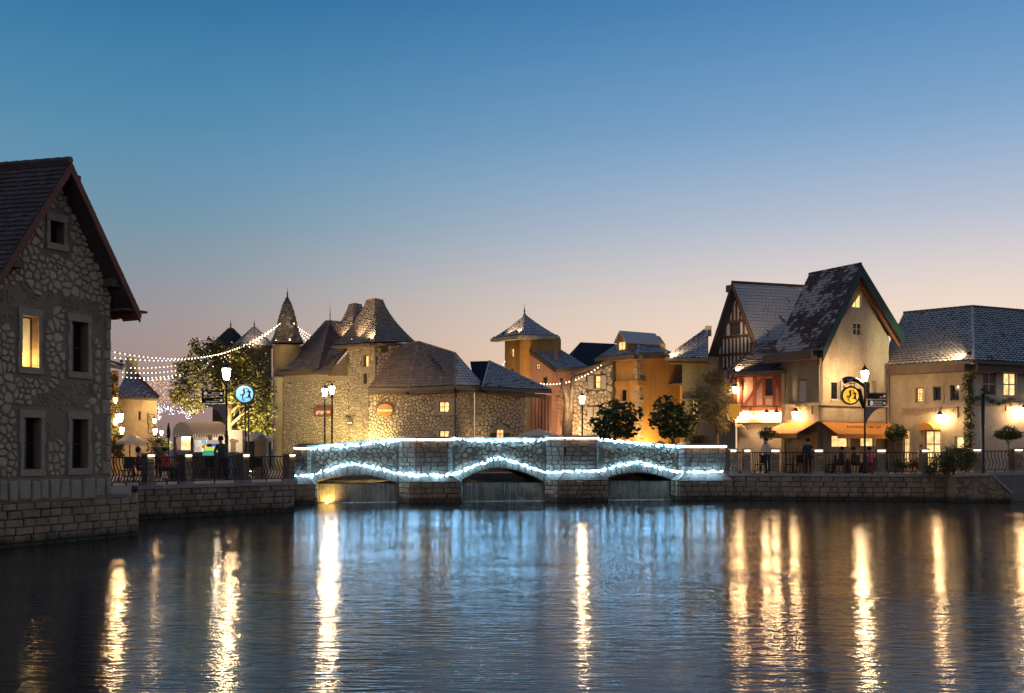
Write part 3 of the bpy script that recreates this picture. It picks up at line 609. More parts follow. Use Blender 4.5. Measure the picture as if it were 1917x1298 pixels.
def topz(u):
    for a, b in zip(topu, topu[1:]):
        if a[0] <= u <= b[0] + 1e-6: return a[1] + (b[1] - a[1]) * (u - a[0]) / max(1e-6, b[0] - a[0])
    return topu[0][1] if u < topu[0][0] else topu[-1][1]
pol_all = []
for k, (x0, x1) in enumerate(((590, 745), (850, 1022), (1122, 1268))):
    o = outr[k]; u0, u1 = bh(x0, 850)[0], bh(x1, 850)[0]; us = [u0 + (u1 - u0) * i / 8 for i in range(9)]
    reg = [(max(u0, o[0][0]), o[0][1])] + [p for p in o[1:-1]] + [(min(u1, o[-1][0]), o[-1][1])] + [(u1, o[-1][1] + .02)] + [(u, topz(u) - .14) for u in us[::-1]] + [(u0, o[0][1] + .02)]
    pol_all += voro(reg, .23, .17, 31 + k, convex=False, drop=.3)
stones(BT, BR, pol_all, m_brub, 'rubble_stone', 0, .085, .014, True, 300, 31)
for k in range(3):
    n = len(inn[k]) - 1
    for i in range(n):
        q = [inn[k][i], inn[k][i + 1], outr[k][i + 1], outr[k][i]]; mb = MB(); stone_mb(mb, q, BR, 0, .07, .008, False, random.Random(i)); part('voussoir', mb, m_bblk, BT)
# piers: sloped buttress above, talus, wider base in the water
def pier(x0, x1, xa, xb, ytop, ytal, yw, dup_, dbase, bu0, bu1, seed):
    pr = thing if False else None
    A, B = bh(x0, 860)[0], bh(x1, 860)[0]; C, E_ = bh(xa, 860)[0], bh(xb, 860)[0]; zt = bh((x0 + x1) / 2, ytop)[1]; zt2 = bh((x0 + x1) / 2, ytal)[1]; zw = zt2 - .36
    U0, U1 = bh(bu0, 920)[0], bh(bu1, 920)[0]
    mb = MB(); pl = [BR.pt(A, zt2, .02), BR.pt(C, zt2, dup_), BR.pt(E_, zt2, dup_), BR.pt(B, zt2, .02), BR.pt(B, zt2, -.3), BR.pt(A, zt2, -.3)]; mb.prism(pl, (0, 0, zt - .1 - zt2))
    base = [BR.pt(U0, 0, .05), BR.pt(U0 + (C - A) * .6, 0, dbase), BR.pt(U1 - (B - E_) * .6, 0, dbase), BR.pt(U1, 0, .05), BR.pt(U1, 0, -.3), BR.pt(U0, 0, -.3)]
    mb.prism([p + Vector((0, 0, -.6)) for p in base], (0, 0, zw + .6))
    n = len(pl); mb.add([p + Vector((0, 0, zw)) for p in base] + [p for p in pl], [(i, (i + 1) % n, (i + 1) % n + n, i + n) for i in range(n)])
    p_ = part('pier', mb, m_qmort, BT); fixn(p_)
    sides = [(pl[0], pl[1]), (pl[1], pl[2]), (pl[2], pl[3])]; bs = [(base[0], base[1]), (base[1], base[2]), (base[2], base[3])]
    for (a, b), (c, e) in zip(sides, bs):
        f = Frame((a.x, a.y), (b.x, b.y)); stones(p_, f, courses(0, f.L, zt2 + .01, zt - .11, .2, .36, seed), m_bblk, 'pier_block', 0, .045, .008, False, 60, seed)
        f2 = Frame((c.x, c.y), (e.x, e.y)); stones(p_, f2, courses(0, f2.L, -.1, zw, .24, .42, seed + 1), m_quay, 'base_block', 0, .05, .009, False, 60, seed)
        # talus stones between base and buttress
        S = bil(c + Vector((0, 0, zw)), e + Vector((0, 0, zw)), b, a); m = max(1, round((e - c).length / .45))
        for i in range(m):
            q = [S((i + .02) / m, .02), S((i + .98) / m, .02), S((i + .98) / m, .98), S((i + .02) / m, .98)]; nn = (q[1] - q[0]).cross(q[3] - q[0]).normalized(); nn = nn if nn.dot(BR.n) > 0 else -nn
            o = part('talus_stone', MB().prism(q, nn * .05), m_bblk, p_); fixn(o)
    # coping cap over the buttress with a warm light strip under it
    cap = MB(); cp = [BR.pt(A - .05, zt - .1, .06), BR.pt(C - .03, zt - .1, dup_ + .1), BR.pt(E_ + .03, zt - .1, dup_ + .1), BR.pt(B + .05, zt - .1, .06), BR.pt(B + .05, zt - .1, -.5), BR.pt(A - .05, zt - .1, -.5)]
    cap.prism(cp, (0, 0, .1)); o = part('pier_cap', cap, m_cope, BT); fixn(o)
    for a, b in ((cp[0], cp[1]), (cp[1], cp[2]), (cp[2], cp[3])):
        d = (b - a).normalized(); a2 = a + d * .05 - Vector((0, 0, .035)); b2 = b - d * .05 - Vector((0, 0, .035)); nn = Vector((d.y, -d.x, 0)); nn = nn if nn.dot(BR.n) > 0 else -nn
        part('light_strip', MB().beam(a2 - nn * .022, b2 - nn * .022, .05, .05), m_led, BT)
pier(747, 846, 777, 834, 818, 888, 903, .75, 1.0, 748, 864, 41); pier(1022, 1119, 1050, 1108, 815.5, 885, 902, .75, 1.0, 1020, 1135, 51)
pier(1270, 1354, 1278, 1352, 831, 887, 902, .45, .75, 1256, 1362, 61); pier(552, 582, 556, 574, 834, 893, 905, .45, .7, 551, 594, 71)
for i in range(len(topu) - 1):
    a, b = topu[i], topu[i + 1]
    if b[0] - a[0] < .3: continue
    n = max(1, round((b[0] - a[0]) / .75))
    for k in range(n):
        p, q = (a[0] + (b[0] - a[0]) * k / n, a[1] + (b[1] - a[1]) * k / n), (a[0] + (b[0] - a[0]) * (k + 1) / n, a[1] + (b[1] - a[1]) * (k + 1) / n)
        mb = MB().prism([BR.pt(p[0] + .006, p[1] - .1, .07), BR.pt(q[0] - .006, q[1] - .1, .07), BR.pt(q[0] - .006, q[1] + .002, .07), BR.pt(p[0] + .006, p[1] + .002, .07)], -BR.n * .55); o = part('coping_stone', mb, m_cope, BT); fixn(o)
def fairy(label, pts, seed, dens=30, jit=.034):
    T = thing('fairy_light_string', label, 'fairy lights', pts[0], 'strings of white fairy lights on the bridge'); part('wire', MB().tube(pts, .006, 3), m_iron, T); R = random.Random(seed); mb = MB()
    for a, b in zip(pts, pts[1:]):
        for _ in range(max(1, int((b - a).length * dens))):
            p = a.lerp(b, R.random()) + BR.u * R.gauss(0, jit * .5) + Vector((0, 0, R.gauss(0, jit))) + BR.n * abs(R.gauss(0, .03)); mb.octa(p, R.choice((.010, .014, .02, .03, .036)))
    part('bulb_cluster', mb, m_fairy, T, stuff=True)
def fl_(pts, d=.15): return [BR.pt(*bh(p[0], p[1], p[2] if len(p) > 2 else d), p[2] if len(p) > 2 else d) for p in pts]
fairy('upper string of white fairy lights under the coping of the left bridge span', fl_([(580, 840), (640, 836), (700, 829), (750, 824)]), 1)
fairy('upper string of white fairy lights under the coping of the middle bridge span', fl_([(846, 822), (900, 825), (960, 825), (1022, 824)]), 2)
fairy('upper string of white fairy lights under the coping of the right bridge span', fl_([(1119, 823), (1180, 829), (1230, 834), (1272, 837)]), 3)
ap_ = lambda a: arc(a[3], a[4], a[5], 14, 1.25)
low_pts = [(549, 892, .6), (566, 891, .65), (579, 891, .4)] + [(x, y - 1, .15) for x, y in ap_(arches[0])[1:-1]] + [(752, 888, .3), (778, 890, .95), (834, 890, .95), (848, 889, .4)] + [(x, y - 1, .15) for x, y in ap_(arches[1])[1:-1]] + [(1026, 885, .3), (1050, 884, .95), (1108, 882, .95), (1120, 882, .4)] + [(x, y - 1, .15) for x, y in ap_(arches[2])[1:-1]] + [(1268, 884, .4), (1280, 884.5, .65), (1352, 883, .65)]
fairy('long lower string of white fairy lights following the three arches', fl_(low_pts), 4, 27)
# weirs with thin falls under each arch
for k, lab in enumerate(('left arch with a yellow light', 'middle arch of the bridge', 'right arch of the bridge')):
    a = arches[k]; u0, z0 = bh(*a[0]); u1, z1 = bh(*a[2]); z = (z0 + z1) / 2; T = thing('weir', 'stained stone weir with trickling water below the ' + lab, 'weir', BR.pt((u0 + u1) / 2, 0), 'weirs under the bridge arches')
    mb = MB(); ubox(mb, BR, u0 - .1, u1 + .1, -.8, z - .02, -1.2, -.12); part('weir_wall', mb, MAT('weir_wall_' + 'abc'[k], (.42, .32, .22), (.15, .115, .075), bs=9, bump=1, stain=(.035, .035, .02), nw=.9, ns=1.6) if k == 0 else bpy.data.materials['weir_wall_a'], T)
    R = random.Random(k); st = MB()
    if k == 0: m_fall = MAT('falling_water', (.5, .47, .43), (.25, .23, .2), rough=.3, bs=30, bump=.2)
    u = u0
    while u < u1:
        w = R.choice((.005, .008, .012, .018)); zb = R.choice((.0, 0, 0, .4)) * R.random(); d = -.115
        st.tube([BR.pt(u, z, d - .08), BR.pt(u, z - .015, d), BR.pt(u + R.uniform(-.02, .02), z * .55, d + .008), BR.pt(u + R.uniform(-.02, .02), zb, d + .015)], [w, w, w * .7, w * .6], 4); u += R.choice((.05, .09, .16, .3)) * R.uniform(.7, 1.4)
    part('falling_water', st, m_fall, T, stuff=True)
    ft = MB(); m = 90
    for i in range(m): u = u0 + (u1 - u0) * (i + R.random()) / m; ft.lathe(BR.pt(u, .004, .03 + R.uniform(-.04, .08)), [(.07 * R.uniform(.5, 1.3), 0), (.05, .02), (.005, .03)], 5)
    part('foam', ft, m_fall, T, stuff=True)
bp = BR.pt(bh(613, 930, .1)[0], -.02, .22)
flood('yellow underwater floodlight at the foot of the left weir', bp, BR.pt(bh(613, 915)[0], .32, -.13), 34, (1, .72, .2), 150)
# ------------------------------------------------------------------ terrace pillars and railings
def pillar(label, fr, u, z0, ztop, w, seed, led=(1,), d=0):
    T = thing('stone_pillar', label, 'pillar', fr.pt(u, z0, -.2 + d), 'stone pillars between the railings'); dd = .02 + d; bk = -.4 + d
    mb = MB(); ubox(mb, fr, u - w / 2, u + w / 2, z0 - .1, ztop - .07, bk, dd); part('shaft', mb, m_mort, T)
    ubox(mb := MB(), fr, u - w / 2 - .05, u + w / 2 + .05, ztop - .07, ztop, bk - .05, dd + .09); part('cap', mb, m_cope, T)
    ubox(mb := MB(), fr, u - w / 2 - .06, u + w / 2 + .06, z0 - .12, z0 + .1, bk - .02, dd + .1); part('foot_block', mb, m_cope, T)
    for q in courses(u - w / 2, u + w / 2, z0 + .1, ztop - .17, .2, w * .7, seed): stone_mb(mb := MB(), q, fr, dd, .03, .006, False, random.Random(seed)); part('stone_block', mb, m_quay, T)
    ubox(mb := MB(), fr, u - w / 2 + .02, u + w / 2 - .02, ztop - .13, ztop - .075, dd + .02, dd + .06); part('light_strip', mb, m_ledp, T)
def railing(label, fr, u0, u1, z0, z1, n, seed, belly=.14, d=-.18):
    T = thing('railing', label, 'railing', fr.pt((u0 + u1) / 2, z0, d), 'wavy iron railings along the terraces'); c = fr.pt((u0 + u1) / 2, z0, d); H = z1 - z0
    ubox(mb := MB(), fr, u0, u1, z1 - .05, z1, d - .03, d + .03); part('top_rail', mb, m_rail, T)
    ubox(mb := MB(), fr, u0, u1, z0 + .1, z0 + .13, d - .015, d + .015); part('bottom_rail', mb, m_rail, T)
    for e in (u0 + .12, (u0 + u1) / 2, u1 - .12): ubox(mb := MB(), fr, e - .02, e + .02, z0 - .02, z0 + .1, d - .02, d + .02); part('foot', mb, m_rail, T)
    prof = [(0, .12), (.35, .2), (1.0, .38), (.75, .52), (.2, .66), (-.12, .8), (0, .96)]; path = [fr.pt(0, z0 + H * q, d) + fr.n * (belly * p) + fr.u * (belly * .35 * p) for p, q in prof]
    me = MB().tube([p - fr.pt(0, z0, d) for p in path], .021, 5).mesh('bar'); me.materials.append(m_rail); w = fr.pt(0, z0, d) - c
    for i in range(n):
        o = bpy.data.objects.new('bar', me); COL.objects.link(o); o.parent = T; o.location = w + fr.u * (u0 + (u1 - u0) * (i + .5) / n)
qb = lambda x: QB.hit(x, 880, -.15)[0]
for x, lab in ((278, 'stone pillar with a lit cap nearest the tall rubble house'), (348, 'stone pillar with a lit cap in front of the domed kiosk'), (456, 'stone pillar with a lit cap below the round blue sign'), (542, 'stone pillar with a lit cap at the left end of the bridge')): pillar(lab, QB, qb(x), 1.2, QB.hit(x, 848)[1], .27, x)
for x0, x1, n, lab in ((204, 268, 11, 'wavy iron railing beside the corner of the tall rubble house'), (286, 340, 11, 'wavy iron railing in front of the closed dark parasol'), (357, 446, 15, 'wavy iron railing in front of the domed kiosk'), (464, 534, 12, 'wavy iron railing between the blue sign pillar and the bridge')):
    railing(lab, QB, qb(x0), qb(x1), 1.2, 2.21, n, x0)
qr = lambda x: QR.hit(x, 870, -.2)[0]
for x, lab in ((1372, 'narrow stone pillar touching the right end of the bridge'), (1398, 'stone pillar with a lit cap in front of the olive tree'), (1450, 'stone pillar with a lit cap in front of the pink timbered house'), (1531, 'stone pillar with a lit cap between the waiter and the cafe tables'), (1648, 'stone pillar with a lit cap right of the orange round sign post'), (1729, 'stone pillar with a lit cap left of the overhanging bush')): pillar(lab, QR, qr(x), 1.29, QR.hit(x, 840)[1], .4 if x in (1450, 1531, 1648) else .3, x)
for x0, x1, n, lab in ((1407, 1440, 8, 'wavy iron railing in front of the small potted tree at the pink house'), (1462, 1521, 9, 'iron railing in front of the standing waiter'), (1542, 1638, 15, 'iron railing in front of the cafe tables'), (1658, 1718, 10, 'iron railing below the left ball-shaped topiary'), (1737, 1772, 6, 'short iron railing half hidden by the overhanging bush'), (1379, 1391, 4, 'narrow iron railing next to the right end of the bridge')):
    railing(lab, QR, qr(x0), qr(x1), 1.29, 2.33, n, x0, .05)
QT = FR(1790, 48.6, 2000, 48.9); ubox(mb := MB(), QT, 0, QT.L, -.6, 1.24, -.6, 0); T = thing('terrace_kerb', 'pale terrace kerb behind the sloping wall at the far right', 'kerb', QT.pt(1, 0)); part('kerb_wall', mb, m_quay, T); ubox(mb := MB(), QT, 0, QT.L, 1.24, 1.34, -.6, .05); part('coping_stone', mb, m_cope, T)
qt = lambda x: QT.hit(x, 870)[0]
for x, lab in ((1829, 'stone pillar with a lit cap beside the tall black mast'), (1906, 'stone pillar at the far right under the round topiary')): pillar(lab, QT, qt(x), 1.34, QT.hit(x, 839)[1], .4, x)
for x0, x1, n, lab in ((1843, 1889, 7, 'wavy iron railing in front of the wide topiary'), (1914, 1990, 10, 'wavy iron railing at the right edge of the picture')): railing(lab, QT, qt(x0), qt(x1), 1.34, 2.4, n, x0, .1)
#@@BUILDINGS
# ------------------------------------------------------------------ castle-like stone complex behind the bridge
def pt2(fr, px, py, d=0): u, z = fr.hit(px, py, d); return fr.pt(u, z, d)
def pol(fr, pts, zb=1.1): q = [fr.hit(*p) for p in pts]; return q
def wallpoly(fr, x0, x1, y0, y1=None, zb=1.1):
    a = fr.hit(x0, y0); b = fr.hit(x1, y1 if y1 is not None else y0); return [(a[0], zb), (b[0], zb), b, a]
def quoins(T, fr, u, side, z0, z1, mat, seed, w=(.22, .42), h=(.24, .42), d=0, name='quoin', th=.075):
    R = random.Random(seed); z = z0; q = []; k = 0
    while z < z1 - .1:
        hh = min(R.uniform(*h), z1 - z); ww = w[k % 2] * R.uniform(.85, 1.15); k += 1; a, b = (u - ww, u - .004) if side < 0 else ((u + .004, u + ww) if side > 0 else (u - ww / 2 - .05, u + ww / 2 + .05)); q.append([(a, z), (b, z), (b, z + hh), (a, z + hh)]); z += hh
    stones(T, fr, q, mat, name, d, th, .008, False, 60, seed)
def finial(T, c, h, r=.05):
    part('finial', MB().lathe(c, [(r * 2.2, 0), (r * 1.2, h * .12), (r * .5, h * .3), (r * 1.2, h * .38), (r * .45, h * .45), (r * .9, h * .52), (r * .3, h * .6), (r * .22, h * .8), (.004, h)], 8), m_iron, T, smooth=True)
def hood(name, label, corners, ztops, prof, mat, T, top=.35, rows=26, w=.2, seed=1):
    "flared pyramid: corners are eave points, prof(v) gives the inward fraction"
    c = sum(corners, Vector()) / len(corners)
    for i in range(len(corners)):
        a, b = corners[i], corners[(i + 1) % len(corners)]
        S = lambda u, v, a=a, b=b: Vector(((a.x * (1 - u) + b.x * u - c.x) * prof(v) + c.x, (a.y * (1 - u) + b.y * u - c.y) * prof(v) + c.y, (a.z * (1 - u) + b.z * u) * (1 - v) + ztops * v))
        mb = MB(); m = 14
        for k in range(m): mb.add([S(0, k / m), S(1, k / m), S(1, (k + 1) / m), S(0, (k + 1) / m)], [(0, 1, 2, 3)])
        part('roof', mb, m_troof, T)
        if inframe(S(.5, .5)): tiles(T, S, (S(.5, 0) - S(.5, 1)).length / rows, w, mat, .03, True, 0, seed + i)
    part('roof_cap', MB().prism([Vector(((p.x - c.x) * prof(1) * 1.05 + c.x, (p.y - c.y) * prof(1) * 1.05 + c.y, ztops - .02)) for p in corners], (0, 0, .08)), m_tdark, T)
# round turret with a steep cone
Yt = 63.5; cx = PX(538, Yt); zt = lambda y, Y=Yt: H0 + (HY - y) / F * Y; rr = lambda p, Y=Yt: p / F * Y
T = thing('round_turret', 'slim round turret with a tall pointed tiled cone and strings of bulbs', 'turret', (cx, Yt, GZ))
part('drum', MB().lathe((cx, Yt, 0), [(rr(27), 1), (rr(27), zt(652)), (rr(30), zt(648))], 24), m_ochre if False else MAT('turret_stone', (.34, .25, .16), (.22, .16, .10), bs=8, bump=.6, ns=2), T, smooth=True)
cone = [(31, 643), (25, 632), (19, 612), (14, 590), (8, 570), (2.5, 558)]
def coneS(u, v):
    i = min(len(cone) - 2, int(v * (len(cone) - 1))); t = v * (len(cone) - 1) - i; r = cone[i][0] + (cone[i + 1][0] - cone[i][0]) * t; y = cone[i][1] + (cone[i + 1][1] - cone[i][1]) * t
    g = math.pi + u * math.pi; return Vector((cx + math.cos(g) * rr(r), Yt + math.sin(g) * rr(r), zt(y)))
part('roof', MB().lathe((cx, Yt, 0), [(rr(r) * .97, zt(y) - .02) for r, y in cone], 24), m_troof, T, smooth=True)
tiles(T, coneS, .15, .22, m_tlight, .03, True, 0, 71); finial(T, (cx, Yt, zt(560)), rr(22), .06)
for a in (-2.1, -1.2): flood('small floodlight on the eave of the pointed round turret, ' + ('left one' if a < -2 else 'right one'), (cx + math.cos(a) * rr(30), Yt + math.sin(a) * rr(30), zt(641)), (cx + math.cos(a) * rr(14), Yt + math.sin(a) * rr(14), zt(610)), 60, size=.08)
# two low towers with dark pyramid roofs far left
for k, (px, w, yt, ye, lab) in enumerate(((432, 38, 616, 652, 'farther low tower with a dark pyramid roof and finial behind the lit tree'), (476, 37, 615, 650, 'low round tower with a grey pyramid roof between the lit tree and the turret'))):
    Y = 70 - k; c = Vector((PX(px, Y), Y, GZ)); T = thing('low_tower', lab, 'tower', c, 'low towers with pyramid roofs'); r = rr(w, Y); z0 = zt(ye, Y)
    part('drum', MB().lathe((c.x, c.y, 0), [(r * .86, 1), (r * .86, z0), (r * .95, z0 + .05)], 20), m_mort, T, smooth=True)
    cr = [Vector((c.x + math.cos(a) * r * 1.05, c.y + math.sin(a) * r * 1.05, z0)) for a in [i * math.pi / 4 + .3 for i in range(8)]]
    hood('roof', '', cr, zt(yt, Y), lambda v: (1 - v) ** 1.0 * .9 + .13, m_navy if k == 0 else m_tfull, T, rows=12, w=.25, seed=80 + k)
    finial(T, (c.x, c.y, zt(yt, Y) - .03), rr(20, Y), .06)
Y = 69; flood('small floodlight on the grey pyramid roof left of the turret', P(482, 646, 66.6), P(478, 630, 68), 50, size=.08)
# left wing + tower house
TH = thing('tower_house', 'warm lit stone tower house with two flared hood roofs above the bridge', 'house', (PX(650, 60), 60, GZ))
LW = FR(514, 63, 652, 60.2)
wp = wallpoly(LW, 514, 652, 700, 700); facade(TH, LW, wp, m_mort, depth=4)
zsp = LW.hit(580, 715)[1]; stones(TH, LW, voro([(wp[0][0] + .5, 1.5), (wp[1][0], 1.5), (wp[1][0], zsp), (wp[0][0] + .5, zsp)], .17, .145, 91), m_cstone, 'rubble_stone', 0, .04, .012, True, 60, 91)
ubox(mb := MB(), LW, wp[0][0] - .1, wp[1][0], zsp, zsp + 1.0, -.02, .08); part('plaster_band', mb, m_cream2, TH)
colx = LW.hit(524, 800); part('round_pillar', MB().lathe(LW.pt(colx[0], 0, .15), [(.34, 1), (.31, 2), (.30, LW.hit(524, 716)[1]), (.42, LW.hit(524, 711)[1]), (.42, LW.hit(524, 706)[1])], 16), m_ochre if False else m_cream2, TH, smooth=True)
ev = [P(524, 694, 62.6), P(597, 690, 60.4), P(619, 600, 64.5), P(610, 600, 65.2)]
roofplane(TH, ev, m_tbrown, .19, .22, True, 0, 92); roofplane(TH, [P(597, 691, 60.4), P(645, 655, 62), P(641, 602, 65), P(619, 600, 64.5)], m_tdark, .19, .22, True, 0, 93)
roofplane(TH, [P(584, 698, 60.6), P(610, 700, 59.9), P(652, 650, 61), P(618, 655, 62)], m_tbrown, .19, .22, True, 0, 94)
ubox(mb := MB(), LW, LW.hit(520, 700)[0], LW.hit(640, 700)[0], LW.hit(560, 703)[1], LW.hit(560, 695)[1], -.1, .3); part('eave_board', mb, m_soff, TH)
for i in range(9):
    x = 614 + i * 4; a = LW.hit(x, 704, .35); y = 700 - (x - 612) * 1.05; b = LW.hit(x + 3.7, y, .35); ubox(mb := MB(), LW, a[0], b[0], a[1], b[1], .3 + .01 * (i % 2), .36 + .01 * (i % 2)); part('gable_board', mb, m_soff, TH)
finial(TH, P(618, 604, 64.6), rr(38, 64.6), .035)
TL = FR(650, 60.4, 703, 57.6); TR = Frame((PX(703, 57.6), 57.6), (PX(703, 57.6) + TL.n.x * -1.45, 57.6 + TL.n.y * -1.45)); TR.o = TR.o + TR.n * .02
tw = wallpoly(TL, 650, 703, 640, 640); whs = [TL.rect(680, 665, 691, 687), TL.rect(681, 700, 688, 719), TL.rect(691, 755, 698, 778)]
facade(TH, TL, tw, m_mort, whs, depth=1.43)
for r, pn in zip(whs, (m_lity, m_dark, m_dark)): window(TH, TL, r, pn, m_dframe, 1, 1, .22, fw=.04, surround=(.22, m_dress, .3))
hz = [(r[0] - .2, r[1] - .26, r[2] + .2, r[3] + .28) for r in whs]
stones(TH, TL, voro([(tw[0][0], 1.4), (tw[1][0] - .06, 1.4), (tw[2][0] - .06, tw[2][1] - .05), (tw[3][0], tw[3][1] - .05)], .19, .155, 95, hz), m_cstone, 'rubble_stone', 0, .045, .012, True, 140, 95)
quoins(TH, TL, tw[1][0], -1, 1.5, tw[2][1] - .1, m_dress, 96)
tw2 = [(0.03, 1.1), (TR.L, 1.1), (TR.L, tw[2][1] - .02), (0.03, tw[2][1] - .02)]; w2 = TR.rect(714, 645, 726, 658); facade(TH, TR, tw2, m_mort, [w2], depth=.3, name='tower_side'); window(TH, TR, w2, m_lity, m_dframe, 1, 1, .15, fw=.05)
stones(TH, TR, voro([(0.05, 3), (tw2[1][0], 3), tw2[2], (0.05, tw2[3][1])], .24, .2, 97, [w2]), m_stone, 'rubble_stone', 0, .04, .012, True, 20, 97)
hp_ = lambda v: .21 + .79 * (1 - v) ** 1.8 * .55 + .79 * (1 - v) * .45
cs = [P(626, 646, 60.8), P(703, 640, 56.7), P(777, 640, 60.2), P(700, 645, 65)]
hood('roof', '', cs, zt(563, 60.5), lambda v: hp_(v) * (1 if v < 1 else 1), m_tbrown, TH, rows=24, w=.22, seed=101)
cs2 = [P(606, 643, 65), P(656, 640, 61.5), P(722, 640, 64.5), P(676, 645, 69)]
hood('roof', '', cs2, zt(572, 65), hp_, m_tbrown, TH, rows=22, w=.22, seed=111)
for a, b in ((cs[0], cs[1]), (cs[1], cs[2])): mb = MB(); mb.beam(a.lerp(b, .05) - Vector((0, 0, .16)), a.lerp(b, .97) - Vector((0, 0, .16)), .7, .14); part('eave_board', mb, m_soff, TH)
flood('floodlight on the left corner of the front hood roof', P(659, 636, 58.2), P(678, 590, 59.5), 150, size=.09, col=(1, .8, .45)); flood('floodlight near the hip of the front hood roof', P(692, 634, 56.9), P(697, 590, 59.3), 150, size=.09, col=(1, .8, .45))
flood('floodlight on the rear hood roof of the tower house', P(640, 632, 62.4), P(656, 590, 64.5), 150, size=.09, col=(1, .8, .45))
# signs on it
T = thing('wall_sign', 'red-brown rectangular sign reading gingerse on the warm lit stone wall', 'sign', pt2(LW, 605, 771, .15)); a = LW.hit(589, 780, .1); b = LW.hit(623, 762, .1)
ubox(mb := MB(), LW, a[0], b[0], a[1], b[1], .06, .16); part('sign_board', mb, MAT('red_brown_sign', (.33, .11, .05), (.26, .085, .04), rough=.5, bs=20, bump=.1), T); text('gingerse', LW, (a[0] + b[0]) / 2, (a[1] + b[1]) / 2, .163, .33, EMIT('faint_letter', (.9, .62, .4), .3), T)
SG = FR(688, 57.5, 762, 56.8)
T = thing('oval_sign', 'large oval orange sign reading havaianas in white on the stone wall', 'sign', pt2(SG, 721, 768, .1)); c = SG.hit(721, 768, .12)
for (k, (rx, rz, d0, m)) in enumerate(((.56, .42, .05, m_barge), (.50, .36, .10, MAT('amber_sign', (.55, .30, .05), (.5, .26, .04), rough=.4, bs=20, bump=.05)))):
    mb = MB().prism([SG.pt(c[0] + math.cos(g) * rx, c[1] + math.sin(g) * rz + (.06 if k == 0 else 0), d0) for g in [i * math.pi / 14 for i in range(28)]], SG.n * .07); fixn(part('sign_rim' if k == 0 else 'sign_face', mb, m, T))
text('havaianas', SG, c[0], c[1] - .01, .18, .24, EMIT('white_letter', (1, .9, .75), .35), T)
T = thing('hanging_sign', 'small oval hanging sign on an iron arm beside the tower corner', 'sign', pt2(LW, 648, 785, .3)); c = LW.hit(655, 792, .35)
fixn(part('sign_board', MB().prism([LW.pt(c[0] + math.cos(g) * .26, c[1] + math.sin(g) * .16, .33) for g in [i * math.pi / 10 for i in range(20)]], LW.n * .05), m_soff, T))
part('bracket', MB().tube([LW.pt(c[0] - .4, c[1] + .40, .36), LW.pt(c[0] + .5, c[1] + .42, .36)], .025, 5).tube([LW.pt(c[0] + .5, c[1] + .55, .36), LW.pt(c[0] + .5, c[1] + .05, .36)], .02, 5).tube([LW.pt(c[0], c[1] + .4, .36), LW.pt(c[0], c[1] + .15, .36)], .01, 4), m_iron, T)
ubox(mb := MB(), LW, c[0] - .18, c[0] + .18, c[1] - .03, c[1] + .03, .382, .388); part('lettering', mb, m_txt, T)
# central wing and right wing
CH = thing('stone_cottage', 'long low stone wing with brown tiled hip roof, yellow windows and corner quoins', 'house', (PX(780, 57), 57, GZ))
C1 = FR(690, 57.4, 852, 56.2); C1b = FR(852.2, 56.2, 886, 57.6)
cw = wallpoly(C1, 690, 852, 724, 724); wh = [C1.rect(822, 752, 841, 772), C1.rect(822, 806, 841, 830)]
facade(CH, C1, cw, m_mort, wh, depth=4)
for r in wh: window(CH, C1, r, m_lity, m_dframe, 2, 2, .12, fw=.04, surround=(.2, m_dress, .2))
hz = [(r[0] - .18, r[1] - .16, r[2] + .18, r[3] + .18) for r in wh]
stones(CH, C1, voro([(cw[0][0], 1.6), (cw[1][0] - .05, 1.6), (cw[2][0] - .05, cw[2][1] - .1), (cw[3][0], cw[3][1] - .1)], .2, .145, 121, hz, drop=.25), m_cstone, 'rubble_stone', 0, .045, .014, True, 230, 121)
quoins(CH, C1, cw[1][0], -1, 1.4, cw[2][1] - .2, m_dress, 122)
cb = wallpoly(C1b, 852.2, 886, 724, 726); facade(CH, C1b, cb, m_mort, depth=.4, name='side_wall'); stones(CH, C1b, voro([(0.05, 1.5), (cb[1][0], 1.5), cb[2], (0.05, cb[3][1])], .26, .2, 123), m_stone, 'rubble_stone', 0, .04, .014, True, 30, 123); quoins(CH, C1b, cb[1][0], -1, 1.4, cb[2][1] - .1, m_dress, 124)
A, B, C_, D_ = P(690, 725, 57.0), P(765, 725, 56.2), P(852, 721, 55.6), P(905, 722, 57.4); r1, r2, r3 = P(748, 645, 58.4), P(784, 640, 58.5), P(852, 661, 58)
roofplane(CH, [A, B, r2, r1], m_tbrown, .2, .2, True, 0, 131); roofplane(CH, [B, C_, r3, r2], m_tbrown, .2, .2, True, 0, 132); roofplane(CH, [C_, D_, r3, r3], m_tfull, .22, .24, True, 60, 133)
ridge(CH, B, r2, m_tbrown, .06); ridge(CH, C_, r3, m_tbrown, .06); ridge(CH, r1, r2, m_tbrown, .06); ridge(CH, r2, r3, m_tbrown, .06); ridge(CH, D_, r3, m_tbrown, .05)
for a, b in ((A, B), (B, C_), (C_, D_)):
    mb = MB().beam(a - Vector((0, 0, .14)), b - Vector((0, 0, .14)), .12, .2); part('gutter', mb, m_gut, CH)
    mb = MB().beam(a.lerp(b, .02) - Vector((0, -.35, .32)), b.lerp(a, .02) - Vector((0, -.35, .32)), .5, .16); part('eave_board', mb, m_soff, CH)
RH = thing('stone_cottage', 'small stone wing with a grey frosted hip roof and glowing arched window', 'house', (PX(940, 58), 58, GZ))
C2 = FR(889, 57.6, 986, 57.2); rw = wallpoly(C2, 889, 986, 728, 728); aw = C2.rect(929, 804, 943, 830); facade(RH, C2, rw, m_mort, [aw], depth=4); w_ = window(RH, C2, aw, m_lit, m_dframe, 2, 3, .1, fw=.03)
